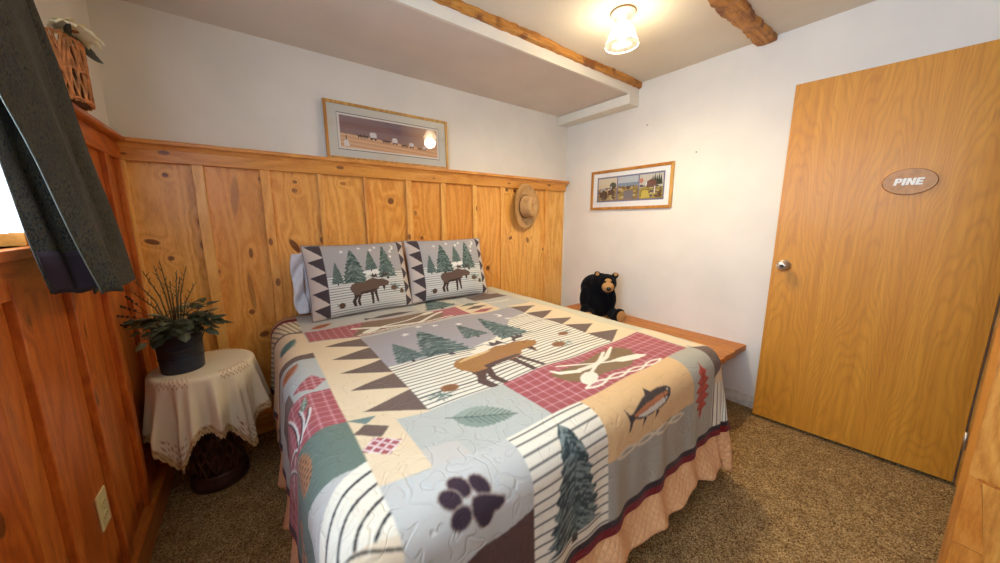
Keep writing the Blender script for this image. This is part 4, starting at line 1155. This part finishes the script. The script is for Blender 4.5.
framed('framed_print', .770, .352, .024, (236,236,234), three_scenes, 0, 0, 'framed print of three ranch scenes hanging on the white right wall', Mw, M_frame2)

# nails left in the right wall
for (y, z, lb) in ((1.538, 2.044, 'nail in the right wall nearer the lowered ceiling'), (1.144, 1.774, 'nail in the right wall between framed print and door')):
    b = MB(); b.tube([(XR+.01,y,z),(XR-.012,y,z-.001)], .0016, 8); b.tube([(XR-.012,y,z-.001),(XR-.014,y,z-.001)], .0042, 10)
    tag(b.build('nail', plain('nail_steel', (70,66,62), .5, .1, 20, .6)), lb, 'nail')

# ------------------------------------------------------------------ straw hat on the wainscot
hat = thing('straw_hat', (2.045, PB-.024, 1.412), 'tan straw cowboy hat hanging on the pine wainscot at the right', 'hat')
def straw():
    m = NT('straw_weave'); o = m.obj(); n = m.noise(o, 240, 2); k = m.noise(o, 14, 3)
    col = m.ramp(n, [(.3,(178,132,78)),(.6,(212,168,112))]); col = m.mix(m.smooth(k, .45,.7,0,.5), col, (142,96,52))
    m.base(col); m.set(Roughness=.75); m.bump(n, .4, .004); return m.mat
M_straw = straw()
# local frame: -y towards the room, brim in the xz plane
def hat_pt(r, th, dy): return (r*math.cos(th), dy, r*math.sin(th))
b = MB(); rows = []
for i in range(60):
    th = 2*PI*i/60; row = []
    for j in range(9):
        t = j/8; rx = .078+(.166-.078)*t; rz = .098+(.203-.098)*t
        lift = -.026*(abs(math.cos(th))**2.2)*t**1.8-.012*t
        row.append((rx*math.cos(th), -.014+lift, rz*math.sin(th)))
    rows.append(row)
rows.append(rows[0]); b.grid(rows); brim = b.build('brim', M_straw, hat, solid=.003)
b = MB(); rows = []
for j in range(12):
    t = j/11; row = []
    for i in range(60):
        th = 2*PI*i/60
        k = (1-.16*t) if t < .75 else (1-.16*.75)*math.cos((t-.75)/.25*PI/2*.999)
        depth = .105*min(1, t/.75) if t < .75 else .105+.012*math.sin((t-.75)/.25*PI/2)
        x = .080*k*math.cos(th); z = .100*k*math.sin(th)
        crease = .028*math.exp(-(x/.016)**2)*np.clip((t-.5)/.3,0,1)*(1 if z > -.05 else .3)
        pinch = .014*(math.exp(-((th-PI*.32)/.22)**2)+math.exp(-((th-PI*.68)/.22)**2))*np.clip((t-.3)/.4,0,1)
        row.append((x*(1-pinch*5), -.014-depth+crease, z*(1-pinch*3)))
    rows.append(row)
b.grid(rows, True, True); b.build('crown', M_straw, hat, solid=.002)
b = MB(); b.tube([(.0815*math.cos(2*PI*i/48), -.024, .1015*math.sin(2*PI*i/48)) for i in range(49)], .005, 8, False); b.build('hat_band', plain('hat_band_leather', (112,76,46), .6), hat)
b = MB(); b.tube([(.0,.022,.11),(0,-.012,.11),(0,-.018,.118)], .003, 8); b.build('hook', M_nickel, hat)
hat.rotation_euler = (R(2), R(-5), R(8))

# ------------------------------------------------------------------ wall bench
bn = thing('wall_bench', (2.40, 1.54, .42), 'long pine plank bench fixed along the right wall', 'bench')
bi = Matrix.Translation((-2.40,-1.54,-.42))
M_bench = pine('bench_plank', 0, 1, (212,146,60), (192,122,42), (152,90,28), auto=False, rough=.5)
b = MB()
for i, (x0, x1) in enumerate(((2.152,2.30),(2.301,2.47),(2.471,XR-.001))):
    b.bid = .31+.02*i; b.prism([(x0,.718),(x1,.708 if i < 2 else .704),(x1,2.165),(x0,2.165)], 'z', .398, .436)
b.build('seat_plank', M_bench, bn, .004, xf=bi)
for y in (1.0, 1.95):
    b = MB(); b.prism([(XR-.001,.397),(2.25,.397),(2.28,.36),(XR-.04,.14),(XR-.001,.14)], 'y', y-.018, y+.018); b.build('bracket', M_bench, bn, .003, xf=bi)
b = MB(); b.box(XR-.022,XR-.001,.76,2.13,.335,.397); b.build('wall_cleat', M_bench, bn, .003, xf=bi)

# ------------------------------------------------------------------ plush bear
bear = thing('plush_bear', (2.400, 1.735, .4365), 'black plush bear with tan muzzle sitting on the wall bench', 'toy bear', R(-50))
def fuse(blobs, name, mat, parent, voxel=.008, disp=.004):
    b = MB()
    for q in blobs:
        c, r = q[0], q[1]; n0 = len(b.v); b.ball(c, r, 24, 16)
        if len(q) > 2:
            M = Matrix.Translation(c) @ q[2].to_4x4() @ Matrix.Translation([-t for t in c])
            b.v[n0:] = [tuple(M @ Vector(p)) for p in b.v[n0:]]
    o = b.build(name, mat, parent)
    md = o.modifiers.new('fuse', 'REMESH'); md.mode = 'VOXEL'; md.voxel_size = voxel; md.use_smooth_shade = True
    s_ = o.modifiers.new('soft', 'SMOOTH'); s_.iterations = 6; s_.factor = .6
    if disp:
        tx = bpy.data.textures.get('plush') or bpy.data.textures.new('plush', 'CLOUDS'); tx.noise_scale = .012
        d = o.modifiers.new('fur', 'DISPLACE'); d.texture = tx; d.strength = disp; d.mid_level = .5
    return o
def plush(name, a, c):
    m = NT(name); o = m.obj(); n = m.noise(o, 420, 3, .7); m.base(m.ramp(n, [(.3,a),(.7,c)])); m.set(Roughness=.95, Sheen_Weight=.04, Specular_IOR_Level=.08); m.bump(n, .8, .006); return m.mat
M_black = plush('black_plush', (8,8,11), (19,19,24)); M_tan = plush('tan_plush', (176,128,76), (206,160,104))
RX = lambda a: Matrix.Rotation(R(a), 3, 'X'); RY = lambda a: Matrix.Rotation(R(a), 3, 'Y'); RZ = lambda a: Matrix.Rotation(R(a), 3, 'Z')
fuse([((0,.03,.135),(.135,.115,.135)), ((-.045,.03,.260),(.120,.10,.120)), ((.0,-.02,.31),(.09,.09,.09)), ((.045,-.055,.318),(.088,.082,.082)),
      ((-.03,-.055,.395),(.028,.018,.028)), ((.120,-.045,.388),(.028,.018,.028)),
      ((-.125,-.035,.175),(.045,.05,.115), RX(14)), ((-.12,-.085,.075),(.042,.044,.055)),
      ((.095,-.045,.175),(.042,.05,.10), RX(12)),
      ((-.095,-.10,.052),(.058,.085,.050)), ((.125,-.075,.052),(.055,.085,.050), RZ(25)), ((.155,-.135,.062),(.056,.036,.062), RZ(25))],
     'body', M_black, bear)
fuse([((.055,-.130,.300),(.050,.042,.044)), ((.055,-.118,.345),(.034,.022,.026))], 'muzzle', M_tan, bear, .005, .002)
b = MB(); b.ball((.058,-.172,.292),(.020,.014,.016)); b.build('nose', plain('nose_black', (16,14,14), .25), bear)
for x in (.030,.082):
    b = MB(); b.ball((x,-.137,.345),(.008,.006,.009)); b.build('eye', plain('eye_glass', (14,10,8), .1), bear)
for x, y in ((-.03,-.069),(.120,-.059)):
    b = MB(); b.ball((x,y,.398),(.016,.008,.016)); b.build('inner_ear', M_tan, bear)
b = MB(); b.ball((-.098,-.176,.050),(.044,.013,.040)); b.build('foot_pad', M_tan, bear)
b = MB(); b.ball((0,0,0),(.042,.012,.048)); b.build('foot_pad', M_tan, bear, xf=Matrix.Translation((.170,-.164,.062)) @ Matrix.Rotation(R(25), 4, 'Z'))

# ------------------------------------------------------------------ ceiling lamp
LX, LY = 1.715, 1.175
lamp = thing('ceiling_light', (LX, LY, ZC), 'ceiling lamp with a ribbed clear glass bell shade', 'lamp')
M_porc = plain('white_porcelain', (240,236,226), .3, .02)
b = MB(); b.lathe([(0,-.001),(.062,-.001),(.064,-.006),(.058,-.020),(.036,-.030),(.033,-.055),(.030,-.060),(0,-.060)], 36); canopy = b.build('canopy', M_porc, lamp)
b = MB(); b.lathe([(.064,0),(.0665,-.003),(.0665,-.006),(.064,-.007)], 36); b.build('canopy_ring', plain('brass_ring', (168,132,70), .35, .05, 20, .8), canopy)
def shade_mat():
    m = NT('ribbed_glass'); t = m.t
    tr = m.n('ShaderNodeBsdfTransparent'); tl = m.n('ShaderNodeBsdfTranslucent'); gl = m.n('ShaderNodeBsdfGlossy'); gl.inputs['Roughness'].default_value = .1
    tl.inputs[0].default_value = (1,.97,.9,1)
    a = m.n('ShaderNodeMixShader'); a.inputs[0].default_value = .30; t.links.new(tr.outputs[0], a.inputs[1]); t.links.new(tl.outputs[0], a.inputs[2])
    fr = m.n('ShaderNodeFresnel'); m.put(fr.inputs['IOR'], m.math('MULTIPLY_ADD', m.n('ShaderNodeNewGeometry').outputs['Backfacing'], 1/1.4-1.4, 1.4))
    c = m.n('ShaderNodeMixShader'); m.put(c.inputs[0], fr.outputs[0]); t.links.new(a.outputs[0], c.inputs[1]); t.links.new(gl.outputs[0], c.inputs[2])
    t.links.new(c.outputs[0], m.out.inputs[0]); return m.mat
b = MB(); b.lathe([(.033,-.058),(.040,-.066),(.056,-.090),(.066,-.115),(.074,-.140),(.084,-.158),(.087,-.163)], 96, fn=lambda r, z, a, i: r*(1+(.018*math.cos(32*a) if 0 < i < 6 else 0)))
shade = b.build('glass_shade', shade_mat(), lamp, solid=.002)
b = MB(); b.tube([(.087*math.cos(2*PI*k/48), .087*math.sin(2*PI*k/48), -.163) for k in range(49)], .0026, 8, False); b.build('shade_rim', plain('rim_glass', (214,212,204), .15), shade)
mb = NT('lit_bulb'); em = mb.n('ShaderNodeEmission'); em.inputs[0].default_value = (1,.86,.62,1); em.inputs[1].default_value = 6; mb.t.links.new(em.outputs[0], mb.out.inputs[0])
b = MB(); b.lathe([(0,-.060),(.013,-.060),(.014,-.075),(.020,-.090),(.027,-.108),(.026,-.122),(.016,-.134),(0,-.138)], 24); b.build('bulb', mb.mat, lamp)

# ------------------------------------------------------------------ light, sky, camera
def light(name, typ, loc, energy, col, **kw):
    l = bpy.data.lights.new(name, typ); l.energy = energy; l.color = col
    for k, v in kw.items(): setattr(l, k, v)
    o = bpy.data.objects.new(name, l); COL.objects.link(o); o.location = loc; return o
light('lamp_glow', 'POINT', (LX, LY, ZC-.150), 10, (1,.84,.58), shadow_soft_size=.03)
light('lamp_light', 'SPOT', (LX, LY, ZC-.185), 62, (1,.83,.56), shadow_soft_size=.06, spot_size=R(179), spot_blend=1)
wl = light('window_daylight', 'AREA', (XL-.16, (WY0+WY1)/2, (WZ0+WZ1)/2), 126, (.60,.78,1), shape='RECTANGLE', size=WZ1-WZ0, size_y=WY1-WY0)
wl.rotation_euler = (0, R(-90), 0); wl.data.spread = R(146)

w = bpy.data.worlds.new('sky'); scene.world = w; w.use_nodes = True
nt = w.node_tree; nt.nodes.clear(); out = nt.nodes.new('ShaderNodeOutputWorld'); bg = nt.nodes.new('ShaderNodeBackground'); sk = nt.nodes.new('ShaderNodeTexSky')
sk.sky_type = 'NISHITA'; sk.sun_disc = False; sk.sun_elevation = R(35); bg.inputs[1].default_value = .35
nt.links.new(sk.outputs[0], bg.inputs[0]); nt.links.new(bg.outputs[0], out.inputs[0])

F = 329.86; pt, yw, rl = R(9.4776), R(37.077), R(-.1425)
f_ = Vector((math.sin(yw)*math.cos(pt), math.cos(yw)*math.cos(pt), -math.sin(pt))); r_ = Vector((math.cos(yw), -math.sin(yw), 0)); u_ = r_.cross(f_)
cr = r_*math.cos(rl)+u_*math.sin(rl); cup = -r_*math.sin(rl)+u_*math.cos(rl)
cam = bpy.data.cameras.new('camera'); co = bpy.data.objects.new('camera', cam); COL.objects.link(co)
co.matrix_world = Matrix(((cr.x,cup.x,-f_.x,0),(cr.y,cup.y,-f_.y,0),(cr.z,cup.z,-f_.z,1.29),(0,0,0,1)))
cam.sensor_width = 36; cam.lens = F/1000*36; cam.shift_x = -.0006; cam.shift_y = -.0065; cam.clip_start = .02
scene.camera = co
vs = scene.view_settings; vs.view_transform = 'Standard'; vs.look = 'None'; vs.gamma = 1; vs.use_curve_mapping = False; vs.exposure = .0
